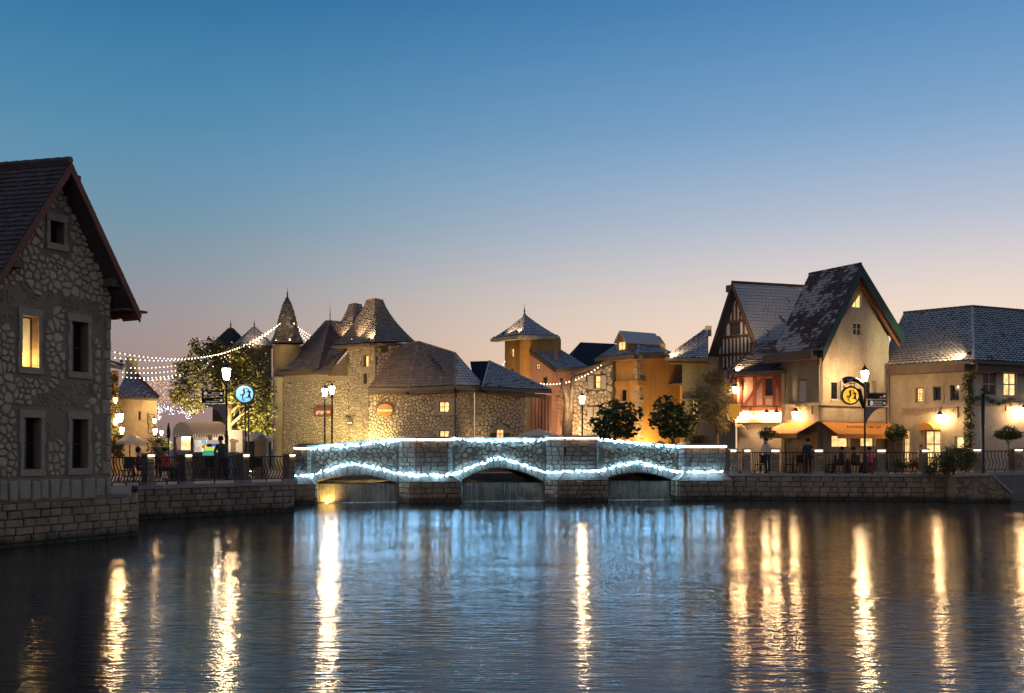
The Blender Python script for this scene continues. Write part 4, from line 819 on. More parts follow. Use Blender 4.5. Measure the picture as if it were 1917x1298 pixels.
ar = [C2.pt((aw[0] + aw[2]) / 2 + math.cos(g) * .62, aw[3] - .2 + math.sin(g) * .5, .05) for g in [i * math.pi / 8 for i in range(9)]]; ai = [C2.pt((aw[0] + aw[2]) / 2 + math.cos(g) * .26, aw[3] - .2 + math.sin(g) * .2, .05) for g in [i * math.pi / 8 for i in range(9)]]
for i in range(8): fixn(part('arch_stone', MB().prism([ar[i], ar[i + 1], ai[i + 1], ai[i]], -C2.n * .09), m_dress, RH))
uc = (aw[0] + aw[2]) / 2
stones(RH, C2, voro([(0.05, 1.6), (rw[1][0] - .05, 1.6), (rw[2][0] - .05, rw[2][1] - .1), (0.05, rw[3][1] - .1)], .22, .165, 141, [(uc - .55, 1, uc + .55, aw[3] + .22)], drop=.25), m_stone, 'rubble_stone', 0, .045, .014, True, 130, 141)
quoins(RH, C2, 0, 1, 1.4, rw[2][1] - .1, m_dress, 142); quoins(RH, C2, rw[1][0], -1, 1.4, rw[2][1] - .1, m_dress, 143)
a0, b0, c0, e0, e1 = P(886, 712, 58.5), P(903, 724, 56.7), P(1033, 730, 56.6), P(880, 677, 61.5), P(916, 676, 60)
roofplane(RH, [a0, b0, e1, e0], m_navy, .2, .22, True, 0, 151); roofplane(RH, [b0, c0, e1, e1], m_tfrost, .21, .24, True, 80, 152); ridge(RH, b0, e1, m_tfull, .05); ridge(RH, c0, e1, m_tfull, .05)
part('gutter', MB().beam(b0 - Vector((0, 0, .12)), c0 - Vector((0, 0, .12)), .12, .18), m_gut, RH); part('eave_board', MB().beam(b0 - Vector((-.3, -.35, .32)), c0 - Vector((.3, -.35, .36)), .5, .22), m_soff, RH)
for sx, lab, pw in ((672, 'yellow ground floodlight washing the tower corner wall', 220), (705, 'yellow ground floodlight under the oval sign', 300), (607, 'ground floodlight behind the two globe lamps', 190)): flood(lab, (PX(sx, 56.2), 56.2, GZ + .15), (PX(sx, 58), 58 if sx > 650 else 61.5, 3.4), pw * .7, (1, .80, .33), 95)
flood('ground floodlight washing the ochre tower from behind the stone wing', P(950, 850, 62), P(962, 720, 67), 260, (1, .68, .28), 100); flood('ground floodlight washing the pink house beside the bare tree', (PX(1050, 60), 60, GZ + .1), P(1050, 760, 64.2), 240, (1, .66, .36), 110); flood('ground floodlight washing the shuttered stone house', (PX(1098, 58.5), 58.5, GZ + .1), P(1105, 740, 61), 60, (1, .72, .4), 100)
flood('ground floodlight lighting the recess between the two stone wings', (PX(884, 56.9), 56.9, GZ + .15), P(886, 760, 57.7), 60, (1, .8, .35), 60)
# ------------------------------------------------------------------ ochre tower, pink house and neighbours
OT = thing('ochre_tower', 'slim ochre tower with a wide floodlit pyramid roof and finial', 'tower', (PX(978, 66), 66, GZ))
O1 = FR(945, 67.5, 980, 65.5); O2 = FR(980.2, 65.5, 1018, 67.6); w1 = [O1.rect(956, 652, 962, 669), O1.rect(955, 690, 961, 700)]; ow = wallpoly(O1, 945, 980, 632, 630); facade(OT, O1, ow, m_ochre, w1, depth=3)
window(OT, O1, w1[0], m_lit, m_dframe, 1, 2, .15, fw=.05); window(OT, O1, w1[1], m_dark, m_dframe, 1, 1, .15, fw=.05); facade(OT, O2, wallpoly(O2, 980.2, 1018, 630, 632), m_ochre, depth=.3, name='side_wall')
cs = [P(924, 633, 67), P(976, 627, 64.2), P(1043, 629, 67.5), P(990, 632, 71)]
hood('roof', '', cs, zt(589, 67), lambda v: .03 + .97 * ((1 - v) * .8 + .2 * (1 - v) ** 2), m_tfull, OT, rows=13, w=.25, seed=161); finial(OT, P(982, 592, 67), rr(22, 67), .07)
for a, b in ((cs[0], cs[1]), (cs[1], cs[2])): part('eave_board', MB().beam(a - Vector((0, 0, .16)), b - Vector((0, 0, .16)), .5, .22), m_cream2, OT); part('gutter', MB().beam(a - Vector((0, .1, .0)), b - Vector((0, .1, 0)), .15, .12), m_gut, OT)
flood('left floodlight on the ochre tower roof', P(943, 624, 65.4), P(955, 608, 66.2), 70, size=.1); flood('right floodlight on the ochre tower roof beside the hip', P(968, 620, 64.6), P(975, 600, 66), 80, size=.1)
PH = thing('pink_house', 'salmon pink house with a sloping frosted roof right of the ochre tower', 'house', (PX(1040, 64), 64, GZ))
H1 = FR(985, 66, 1044, 63.4); H2 = FR(1044.2, 63.4, 1135, 65); q = [H1.hit(985, 655), H1.hit(1044, 691)]; wq = [H1.rect(1003, 681, 1010, 692), H1.rect(1016, 706, 1025, 721)]
facade(PH, H1, [(q[0][0], 1), (q[1][0], 1), q[1], q[0]], m_pink, wq, depth=2); window(PH, H1, wq[0], m_lit, m_dframe, 2, 2, .12, fw=.04); window(PH, H1, wq[1], m_dark, m_dframe, 2, 2, .12, fw=.04)
facade(PH, H2, wallpoly(H2, 1044.2, 1135, 694, 694), m_pink, depth=2, name='side_wall')
ra, rb, rc, rd = P(1042, 691, 62.6), P(1100, 686, 64.5), P(1042, 650, 68.5), P(982, 648, 66.5); roofplane(PH, [ra, rb, rc, rd], m_tfull, .24, .26, True, 0, 171)
part('bargeboard', MB().beam(ra - Vector((0, .05, .14)), rd - Vector((0, .05, .14)), .1, .24), m_dframe, PH); part('gutter', MB().beam(ra - Vector((0, .05, .1)), rb - Vector((0, .05, .1)), .15, .2), m_gut, PH)
fixn(part('chimney', MB().prism([P(1036, 676, 64.5), P(1044, 676, 64.5), P(1044, 676, 65), P(1036, 676, 65)], (0, 0, .75)), m_pink, PH))
H3 = FR(990, 59.6, 1038, 60.5); T = thing('brown_shed', 'brown pink garden building under the eave of the frosted stone wing', 'shed', H3.pt(1, GZ)); facade(T, H3, wallpoly(H3, 992, 1033, 738, 740), m_pink, depth=1.5)
for i in range(6): x = 996 + i * 6.2; a = H3.hit(x, 742, .03); ubox(mb := MB(), H3, a[0] - .02, a[0] + .02, 1.2, a[1], 0, .03); part('batten', mb, m_barge, T)
T = thing('parasol', 'pale flat parasol just above the bridge parapet beside the stone wing', 'parasol', P(1010, 850, 54)); part('canopy', MB().lathe(P(1008, 818, 54.2), [(1.25, 0), (1.22, .06), (.1, .42), (.02, .46)], 8), m_canv, T); part('pole', MB().tube([P(1008, 818, 54.2), Vector((PX(1008, 54.2), 54.2, GZ))], .03, 6), m_iron, T)
DH = thing('dark_house', 'distant house with a dark navy roof between pink and ochre houses', 'house', (PX(1105, 76), 76, GZ)); DF = FR(1062, 77, 1152, 75); facade(DH, DF, wallpoly(DF, 1066, 1152, 690, 690), m_grey, depth=3); roofplane(DH, [P(1058, 690, 76.3), P(1155, 690, 74.3), P(1152, 644, 79), P(1087, 641, 80)], m_navy, .3, .3, True, 0, 181)
roofplane(DH, [P(1040, 690, 82), P(1058, 690, 76.3), P(1087, 641, 80), P(1080, 650, 84)], m_navy, .3, .3, True, 0, 182)
SH = thing('stone_house', 'small stone house with white shutters behind the globe lamp post', 'house', (PX(1110, 61), 61, GZ)); S1 = FR(1072, 62, 1147, 60); q = [S1.hit(1072, 702), S1.hit(1147, 678)]
ws = [S1.rect(1113, 703, 1124, 728), S1.rect(1113, 762, 1120, 790)]; sp_ = [(q[0][0], 1), (q[1][0], 1), q[1], q[0]]; facade(SH, S1, sp_, m_mort, ws, depth=4)
window(SH, S1, ws[0], m_lit, m_dframe, 1, 2, .15, fw=.04, sill=m_dress); window(SH, S1, ws[1], m_dark, m_dframe, 1, 1, .15, fw=.04)
for x0, y0, x1, y1 in ((1101, 703, 1111, 729), (1126, 703, 1135, 729), (1100, 762, 1110, 790), (1112, 762, 1121, 790)):
    a = S1.rect(x0, y0, x1, y1, .05); ubox(mb := MB(), S1, a[0], a[2], a[1], a[3], .04, .08); s_ = part('shutter', mb, m_shut, SH)
    for k in range(6): z = a[1] + (a[3] - a[1]) * (k + .5) / 6; ubox(mb := MB(), S1, a[0] + .04, a[2] - .04, z - .03, z + .03, .08, .095); part('slat', mb, m_frame, s_)
stones(SH, S1, voro([(q[0][0], 1.5), (q[1][0], 1.5), (q[1][0], q[1][1] - .15), (q[0][0], q[0][1] - .15)], .28, .22, 191, [(a[0], a[1] - .08, a[2], a[3] + .05) for a in (S1.rect(1100, 703, 1136, 729), S1.rect(1100, 762, 1122, 790))], drop=.25), m_cstone, 'rubble_stone', 0, .045, .014, True, 110, 191)
part('verge', MB().beam(S1.pt(q[0][0], q[0][1] + .05, .1), S1.pt(q[1][0], q[1][1] + .05, .1), .3, .16), m_soff, SH)
OH = thing('ochre_house', 'glowing ochre faceted house with a dormer window and stone quoins', 'house', (PX(1195, 59), 59, GZ)); V1 = FR(1146, 60.5, 1195, 58.8); V2 = FR(1195.2, 58.8, 1246, 61)
a1 = wallpoly(V1, 1146, 1195, 668, 666); hw = [V1.rect(1163, 729, 1173, 752)]; facade(OH, V1, a1, m_ochre, hw, depth=4); window(OH, V1, hw[0], m_dark, m_gshut, 1, 1, .1, fw=.05, surround=None, sill=m_dress)
a2 = wallpoly(V2, 1195.2, 1246, 666, 668); facade(OH, V2, a2, m_ochre, depth=.3, name='side_wall')
quoins(OH, V1, .02, 1, 1.4, a1[3][1] - .2, m_dress, 201, (.2, .35)); quoins(OH, V1, a1[1][0], -1, 1.4, a1[2][1] - .2, m_dress, 202, (.28, .45)); quoins(OH, V2, 0, 1, 1.4, a2[3][1] - .2, m_dress, 203, (.28, .45)); quoins(OH, V2, a2[1][0], -1, 1.4, a2[2][1] - .2, m_dress, 204, (.25, .4))
for f, x0, x1 in ((V1, 1140, 1196.5), (V2, 1194, 1234)): a = f.hit(x0, 716, .1); b = f.hit(x1, 716, .1); zz = f.hit(1195, 722, .1)[1]; ubox(mb := MB(), f, a[0], b[0], zz, zz + .32, -.02, .13 if f is V1 else .127); part('string_course', mb, m_ochre, OH)
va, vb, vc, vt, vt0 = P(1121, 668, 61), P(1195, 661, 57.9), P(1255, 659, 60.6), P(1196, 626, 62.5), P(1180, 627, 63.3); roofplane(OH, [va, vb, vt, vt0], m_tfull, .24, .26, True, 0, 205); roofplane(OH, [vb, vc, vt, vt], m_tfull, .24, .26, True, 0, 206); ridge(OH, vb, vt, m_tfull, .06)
for a, b in ((va, vb), (vb, vc)): part('eave_board', MB().beam(a - Vector((0, -.2, .2)), b - Vector((0, -.2, .2)), .6, .28), m_soff, OH); part('gutter', MB().beam(a - Vector((0, .06, .06)), b - Vector((0, .06, .06)), .12, .14), m_gut, OH)
DR = FR(1155, 60.2, 1178, 59.2); dw = DR.rect(1158, 640, 1171, 656); tp = DR.hit(1163, 624); l_, r_ = DR.hit(1155, 640), DR.hit(1174, 640); zb = DR.hit(1164, 660)[1]
d_ = facade(OH, DR, [(l_[0], zb), (r_[0], zb), (r_[0], r_[1]), tp, (l_[0], l_[1])], m_ochre, [dw], depth=3, name='dormer'); window(OH, DR, dw, m_lit, m_frame, 2, 1, .06, fw=.04, name='dormer_window')
for a, b in ((DR.pt(l_[0] - .12, l_[1] - .1, .15), DR.pt(tp[0], tp[1] + .08, .15)), (DR.pt(tp[0], tp[1] + .08, .15), DR.pt(r_[0] + .12, r_[1] - .1, .15))): o = MB().prism([a, b, b - DR.n * 2.8, a - DR.n * 2.8], (0, 0, .07)); fixn(part('dormer_roof', o, m_tfull, OH))
flood('ground floodlight making the ochre wall glow behind the round trees', (PX(1222, 58.2), 58.2, GZ + .1), P(1222, 770, 60.2), 240, (1, .62, .2), 100); flood('ground floodlight at the foot of the ochre house corner', (PX(1180, 57.6), 57.6, GZ + .1), P(1178, 770, 59.6), 160, (1, .62, .22), 95)
LL = thing('lean_to', 'ochre lean-to with a tan tiled roof between the ochre and grey houses', 'lean-to', (PX(1255, 61), 61, GZ)); LF = FR(1236, 61.5, 1282, 61); facade(LL, LF, wallpoly(LF, 1238, 1282, 722, 722), m_ochre, depth=1); roofplane(LL, [P(1233, 721, 60.6), P(1278, 719, 60.2), P(1282, 680, 62.5), P(1246, 681, 63)], m_tlight, .2, .25, False, 0, 211)
GH = thing('grey_house', 'dim grey-green house with a frosted roof and vines beside the timbered gable', 'house', (PX(1300, 58), 58, GZ)); G1 = FR(1277, 59.6, 1345, 58.6); gh = [G1.rect(1296, 746, 1306, 786)]; facade(GH, G1, wallpoly(G1, 1277, 1345, 668, 668), m_grey, gh, depth=4); window(GH, G1, gh[0], m_lit, m_dframe, 3, 6, .12, fw=.04)
u = G1.hit(1277, 700)[0]; ubox(mb := MB(), G1, u - .1, u + 1.2, G1.hit(1290, 747)[1] - .12, G1.hit(1290, 747)[1], 0, .2); part('ledge', mb, m_grey, GH); ubox(mb := MB(), G1, .02, .6, 1.1, 2.9, 0, .5); part('plinth', mb, m_cream2, GH)
roofplane(GH, [P(1245, 669, 58.6), P(1326, 671, 57.6), P(1326, 614, 61.2), P(1322, 614, 61.4)], m_tfull, .24, .26, True, 0, 221); part('gutter', MB().beam(P(1245, 672, 58.5), P(1326, 673, 57.5), .14, .16), m_gut, GH); part('soffit', MB().beam(P(1252, 679, 58.9), P(1326, 680, 58.3), .8, .12), m_dframe, GH)
fixn(part('chimney', MB().prism([P(1320, 630, 60.9), P(1332, 630, 60.9), P(1332, 630, 61.4), P(1320, 630, 61.4)], (0, 0, .65)), m_cream2, GH)); flood('bright floodlight at the eave corner of the grey house', P(1252, 666, 58.1), P(1268, 654, 59.2), 140, size=.14)
ivy = MB(); R = random.Random(3); leaves(ivy, [(G1.pt(.9, 5.4, .1), .7, 1.6), (G1.pt(.6, 4.2, .1), .45, 1.6), (G1.pt(1.0, 3.0, .2), .5, .9)], 700, .09, R, 1.4, .2); T = thing('ivy', 'dark ivy hanging on the grey-green wall behind the round dark tree', 'ivy', G1.pt(.8, 2, .1)); part('foliage', ivy, m_ivy, T); part('stem', MB().tube([G1.pt(.7, 1.2, .1), G1.pt(.9, 3.5, .12), G1.pt(.8, 6, .1)], .03, 5), m_bark, T)
# ------------------------------------------------------------------ half-timbered house
TM = thing('half_timbered_house', 'tall half-timbered gable house with a steep blue-grey frosted roof', 'house', (PX(1375, 59), 59, GZ)); TG = FR(1318, 60.2, 1430, 57.4)
tp = TG.hit(1371, 545); bl_ = TG.hit(1322, 690); br_ = TG.hit(1424, 690); gp = [(bl_[0], 4.4), (br_[0], 4.4), br_, tp, bl_]; ww = TG.rect(1366, 601, 1386, 627); facade(TM, TG, gp, m_white, [ww], depth=6); window(TM, TG, ww, m_dark, m_timber, 2, 2, .12, fw=.06)
def tl(a, b, w=.13, d=.02): m = MB(); m.beam(TG.pt(a[0], a[1], d), TG.pt(b[0], b[1], d), .07, w, TG.n) if False else m.beam(TG.pt(a[0], a[1], d), TG.pt(b[0], b[1], d), w, .07, TG.n); part('timber', m, m_timber, TM)
def gz(u):
    return tp[1] + (bl_[1] - tp[1]) * (tp[0] - u) / (tp[0] - bl_[0]) if u < tp[0] else tp[1] + (br_[1] - tp[1]) * (u - tp[0]) / (br_[0] - tp[0])
lv = [TG.hit(1371, y)[1] for y in (603, 631, 664, 690)]
for i, z in enumerate(lv):
    us = [u for u in [bl_[0] + (br_[0] - bl_[0]) * k / 200 for k in range(201)] if gz(u) > z]
    if us: tl((us[0], z), (us[-1], z), .16, .035)
for k in range(15):
    u = bl_[0] + (br_[0] - bl_[0]) * (k + .5) / 15; zs = [z for z in lv[::-1]] + [99]
    for j in range(4):
        lo, hi = zs[j], min(zs[j + 1], gz(u))
        if j == 1 and ww[0] - .08 < u < ww[2] + .08 and False: continue
        if j == 2 and ww[0] - .05 < u < ww[2] + .05: continue
        if hi - lo > .25: tl((u, lo), (u, hi), .10)
zq = TG.hit(1371, 735)[1]; uc = (bl_[0] + br_[0]) / 2 + .2
for s in (-1, 1): tl((uc, lv[3]), (uc + s * .55, zq), .1)
for k in range(-3, 4): tl((uc + k * .5, lv[3]), (uc + k * .5, zq), .09)
RD = Vector((.93, .30, 0)) * 5.2; tD = .45; A_ = TG.pt(*TG.hit(1370, 528, tD), tD); bR = TG.pt(*TG.hit(1424, 662, tD), tD); bL = TG.pt(*TG.hit(1318, 690, tD), tD)
roofplane(TM, [bR, bR + RD, A_ + RD, A_], m_tfull, .21, .26, False, 120, 231); o = slab(TM, [bL, A_, A_ + RD, bL + RD], .1, m_troof); ridge(TM, A_, A_ + RD, m_tdark, .08)
for a, b in ((bL, A_), (A_, bR)):
    m = MB().prism([a + TG.n * .02, b + TG.n * .02, b + TG.n * .02 - Vector((0, 0, .34)), a + TG.n * .02 - Vector((0, 0, .34))], -TG.n * .07); fixn(part('bargeboard', m, m_barge, TM)); m = MB().prism([a - Vector((0, 0, .2)), b - Vector((0, 0, .2)), b - Vector((0, 0, .26)), a - Vector((0, 0, .26))], -TG.n * .5); fixn(part('soffit', m, m_barge, TM))
fixn(part('ridge_beam', MB().prism([TG.pt(tp[0] - .2, tp[1] - .1, 0), TG.pt(tp[0] + .2, tp[1] - .1, 0), TG.pt(tp[0] + .2, tp[1] + .3, 0), TG.pt(tp[0] - .2, tp[1] + .3, 0)], TG.n * .4), m_barge, TM))
# pink timbered shop house in front of it
RT = thing('timbered_shop', 'pale pink shop house with red timbers and wall lanterns below', 'shop house', (PX(1415, 54), 54, GZ)); R1 = FR(1372, 54.6, 1474, 53.4); wpn = R1.rect(1432, 708, 1446, 742)
pw = wallpoly(R1, 1374, 1474, 700, 700); zmid = R1.hit(1420, 766)[1]; pw2 = [(pw[0][0], zmid), (pw[1][0], zmid), pw[2], pw[3]]; facade(RT, R1, pw2, m_pinkl, [wpn], depth=3); window(RT, R1, wpn, m_dark, m_redt, 1, 1, .2, fw=.04, sill=m_pinkl)
dws = [R1.rect(1398, 812, 1408, 846)]; lowp = [(pw[0][0] + .15, 1.1), (pw[1][0], 1.1), (pw[1][0], zmid - .01), (pw[0][0] + .15, zmid - .01)]; facade(RT, R1, lowp, m_pale, [], depth=3, name='ground_floor', d=-.1)
def rl(x0, y0, x1, y1, w=.16, d=.03): a, b = R1.hit(x0, y0), R1.hit(x1, y1); m = MB().beam(R1.pt(*a, d), R1.pt(*b, d), w, .08, R1.n); part('timber', m, m_redt, RT)
for x in (1377, 1387, 1413, 1430, 1449, 1460): rl(x, 704, x, 764, .15 if x != 1413 else .18)
rl(1374, 766, 1470, 766, .2, .05); rl(1374, 705, 1470, 702, .16, .05); rl(1429, 706, 1392, 762, .15, .02); rl(1452, 706, 1466, 756, .13, .02); rl(1430, 744, 1449, 744, .1, .04)
for i, x in enumerate((1380, 1392, 1413, 1432, 1450)): a = R1.hit(x, 703, .2); ubox(mb := MB(), R1, a[0] - .07, a[0] + .07, a[1] - .1, a[1] + .12, 0, .4); part('rafter_end', mb, m_redt, RT)
roofplane(RT, [P(1366, 697, 53.6), P(1470, 693, 52.4), P(1474, 634, 56), P(1430, 638, 56.5)], m_tpatch, .22, .26, False, 60, 241); roofplane(RT, [P(1362, 690, 57), P(1366, 697, 53.6), P(1430, 638, 56.5), P(1428, 640, 58)], m_tpatch, .22, .26, False, 0, 242)
part('gutter', MB().beam(P(1365, 699, 53.5), P(1470, 696, 52.3), .14, .14), m_gut, RT); part('soffit', MB().beam(P(1372, 703, 54.2), P(1470, 700, 53.0), .8, .08), m_dframe, RT); flood('floodlight at the eave corner of the pink timbered house', P(1376, 693, 53.4), P(1400, 680, 54.5), 120, size=.12)
a = R1.hit(1376, 790, .2); b = R1.hit(1474, 790, .2); ubox(mb := MB(), R1, a[0], b[0], a[1] - .05, a[1] + .12, -.05, .25); part('ledge', mb, m_dress, RT)
for k in range(4): a = R1.hit(1384 + k * 3, 796 + k * 5, .1); ubox(mb := MB(), R1, a[0] - .2, a[0] + .25, a[1] - .12, a[1] + .06, -.05, .25 - k * .03); part('corbel', mb, m_dress, RT)
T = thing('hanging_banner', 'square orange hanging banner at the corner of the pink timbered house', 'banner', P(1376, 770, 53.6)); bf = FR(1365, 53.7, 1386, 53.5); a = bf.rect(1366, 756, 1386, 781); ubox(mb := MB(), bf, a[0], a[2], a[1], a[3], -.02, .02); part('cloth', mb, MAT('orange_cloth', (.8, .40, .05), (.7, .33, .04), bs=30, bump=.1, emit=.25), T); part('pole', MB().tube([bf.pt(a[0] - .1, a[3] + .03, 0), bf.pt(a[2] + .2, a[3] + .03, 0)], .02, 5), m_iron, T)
wall_lamp('upper wall lantern on the corner above the orange banner', R1, 1379, 731, .35, 1, r=.13)
wall_lamp('bright wall lantern at the left end of the pink timbered house', R1, 1389, 781, .65, 1); wall_lamp('bright wall lantern on the pink house, the left of the close pair', R1, 1438, 781, .6, 1); wall_lamp('bright wall lantern on the pink house, the right of the close pair', R1, 1456, 781, .6, 1)
# ------------------------------------------------------------------ cream gable house
CG = thing('gable_house', 'tall cream plaster house with a steep gable, green boards and orange awnings', 'house', (15.6, 50.5, GZ)); GF = Frame((PX(1533, 50.5), 50.5), (PX(1533, 50.5) + .866, 51.0)); SF = Frame((PX(1533, 50.5) - .5 * 2.6, 50.5 + .866 * 2.6), (PX(1533, 50.5), 50.5))
ap = GF.hit(1608, 531); tr = GF.hit(1668, 640); tl_ = GF.hit(1533, 661); rx = GF.hit(1664, 700)[0]; zr = GF.hit(1664, 640)[1]; sh = [GF.rect(1557, 815, 1592, 838), GF.rect(1611, 815, 1640, 837)]
kr = (tr[1] - ap[1]) / (tr[0] - ap[0]); gpoly = [(0, 1.1), (rx, 1.1), (rx, ap[1] + kr * (rx - ap[0])), ap, tl_]
gw = [GF.rect(1595, 546, 1613, 577), GF.rect(1597, 604, 1614, 628), GF.rect(1556, 714, 1571, 749), GF.rect(1617, 714, 1632, 749)] + sh
facade(CG, GF, gpoly, m_cream, gw, depth=2.6)
window(CG, GF, gw[0], m_lity, m_frame, 2, 1, .12, fw=.05); window(CG, GF, gw[1], m_dark, m_frame, 2, 2, .12, fw=.05); window(CG, GF, gw[2], m_dark, m_frame, 1, 1, .12, fw=.05, sill=m_cream); window(CG, GF, gw[3], m_dark, m_frame, 1, 1, .12, fw=.05, sill=m_cream)
for r in sh: window(CG, GF, r, m_shop, m_frame, 1, 1, .25, fw=.05)
for x0, x1 in ((1573, 1579), (1634, 1640)): a = GF.rect(x0, 713, x1, 750, .04); ubox(mb := MB(), GF, a[0], a[2], a[1], a[3], .02, .07); part('shutter', mb, m_gshut, CG)
spoly = [(0, 1.1), (SF.L, 1.1), (SF.L, SF.hit(1533, 672)[1]), (0, SF.hit(1533, 672)[1])]; sw_ = [SF.rect(1484, 713, 1492, 748), SF.rect(1484, 814, 1520, 838)]; facade(CG, SF, spoly, m_cream, sw_, depth=.3, name='side_wall'); window(CG, SF, sw_[0], m_dark, m_gshut, 1, 1, .12, fw=.05); window(CG, SF, sw_[1], m_shop, m_redt, 4, 1, .1, fw=.06, mw=.09)
a = SF.rect(1520, 814, 1532, 840); ubox(mb := MB(), SF, a[0], a[2], 1.2, a[3] + .1, .01, .06); part('orange_post', mb, m_awn, CG)
gD = .55; G0 = GF.pt(*GF.hit(1612, 494, gD), gD); gR = GF.pt(*GF.hit(1691, 624, gD), gD); gL = GF.pt(*GF.hit(1540, 654, gD), gD); gE = Vector((-.5, .866, 0)) * 3.5
for pts, np_, sd in (([gL + gE, gL, G0, G0 + gE], 260, 251), ([gR, gR + gE, G0 + gE, G0], 0, 252)): roofplane(CG, pts, m_tpatch, .2, .24, False, np_, sd)
ridge(CG, G0, G0 + gE, m_tpatch, .08)
for a, b in ((gL, G0), (G0, gR)):
    m = MB().prism([a + GF.n * .03, b + GF.n * .03, b + GF.n * .03 - Vector((0, 0, .62)), a + GF.n * .03 - Vector((0, 0, .62))], -GF.n * .07); fixn(part('bargeboard', m, m_green, CG)); m = MB().prism([a - Vector((0, 0, .34)), b - Vector((0, 0, .34)), b - Vector((0, 0, .42)), a - Vector((0, 0, .42))], -GF.n * .65); fixn(part('soffit', m, m_dframe, CG))
    m = MB().prism([a - GF.n * .22 - Vector((0, 0, .40)), b - GF.n * .22 - Vector((0, 0, .40)), b - GF.n * .22 - Vector((0, 0, .78)), a - GF.n * .22 - Vector((0, 0, .78))], -GF.n * .08); fixn(part('inner_bargeboard', m, m_barge, CG))
m = MB().beam(gL - Vector((0, 0, .25)) - GF.n * .3, gL + gE * .97 - Vector((0, 0, .25)) - GF.n * .3, .9, .42); part('eave_board', m, m_dframe, CG); part('gutter', MB().beam(gL, gL + gE * .97, .14, .12), m_gut, CG)
for f, x0, x1, y in ((GF, 1533, 1664, 757), (SF, 1467, 1533, 757)): a, b = f.hit(x0, y, .12), f.hit(x1, y, .12); zz = GF.hit(1533, 757)[1]; ubox(mb := MB(), f, a[0] + .01, b[0] + (.1 if f is SF else 0), zz - .06, zz + .1, -.02, .14 if f is GF else .137); part('string_course', mb, m_dress, CG)
for f, x0, x1, y in ((GF, 1533, 1664, 788), (SF, 1467, 1533, 788)): a, b = f.hit(x0, y, .08), f.hit(x1, y, .08); zz = GF.hit(1533, 788)[1]; ubox(mb := MB(), f, a[0] + .01, b[0] + (.06 if f is SF else 0), zz - .03, zz + .08, -.02, .1 if f is GF else .097); part('ledge', mb, m_dress, CG)
for f, x, y0 in ((GF, 1660, 680), (SF, 1470, 690)):
    a = f.hit(x, y0, .1); part('drainpipe', MB().tube([f.pt(a[0], a[1], .1), f.pt(a[0], 1.3, .1)], .045, 6), m_gut, CG)
for f, x, T_ in ((V1, 1150, OH), (V2, 1240, OH), (G1, 1338, GH)): a = f.hit(x, 690, .09); part('drainpipe', MB().tube([f.pt(a[0], a[1], .12), f.pt(a[0], 1.3, .12)], .05, 6), m_gut, T_)
# awnings
def awning(label, f, x0, x1, yt, out, drop, hipl=0, hipr=0):
    a, b = f.hit(x0, yt), f.hit(x1, yt); z = a[1]; T = thing('awning', label, 'awning', f.pt((a[0] + b[0]) / 2, z), 'orange awnings'); q = [f.pt(a[0], z, .05), f.pt(b[0], z, .05), f.pt(b[0] + hipr, z - drop, out), f.pt(a[0] - hipl, z - drop, out)]
    fixn(part('canopy', MB().prism(q, (0, 0, -.03)), m_awn, T)); mb = MB(); w = Vector((0, 0, -.2)); q2 = [q[3] + Vector((0, 0, -.03)), q[2] + Vector((0, 0, -.03))]; fixn(part('valance', MB().prism([q2[0], q2[1], q2[1] + w, q2[0] + w], -f.n * .02), m_awn, T))
    if hipl: fixn(part('side_panel', MB().prism([q[0], q[3], f.pt(a[0] - hipl, z - drop, .05)], (0, 0, -.025)), m_awn, T))
    if hipr: fixn(part('side_panel', MB().prism([q[1], q[2], f.pt(b[0] + hipr, z - drop, .05)], (0, 0, -.025)), m_awn, T))
    return T, f, a, b, z
awning('orange awning on the shaded side wall left of the house corner', SF, 1470, 1531, 791, 1.5, .62, .35, 0)
T, f, a, b, z = awning('long orange awning with dark lettering over the shop windows of the gable house', GF, 1535, 1664, 790, 1.15, .62, 0, .1)
tx = text('BOULANGERIE  L\'UNE  CAFE', f, (a[0] + b[0]) / 2, z - .26, .58, .2, m_iron, T); tx.rotation_euler.rotate_axis('X', -.45) if False else None
awb = thing('hanging_sign', 'blank cream board hanging from an iron arm on the cream side wall', 'sign', P(1505, 730, 51.3)); bf = FR(1494, 51.4, 1516, 51.2); a = bf.rect(1498, 714, 1513, 752); ubox(mb := MB(), bf, a[0], a[2], a[1], a[3], -.03, .03); part('sign_board', mb, m_frame, awb); part('bracket', MB().tube([bf.pt(a[0] - .1, a[3] + .08, 0), bf.pt(a[2] + .35, a[3] + .08, 0)], .025, 5).tube([bf.pt(a[2] + .35, a[3] - .1, 0), bf.pt(a[2] + .35, a[3] + .5, 0)], .03, 5), m_iron, awb)
wall_lamp('bright wall lantern on the cream house above its side awning', SF, 1500, 779, .75, 1)
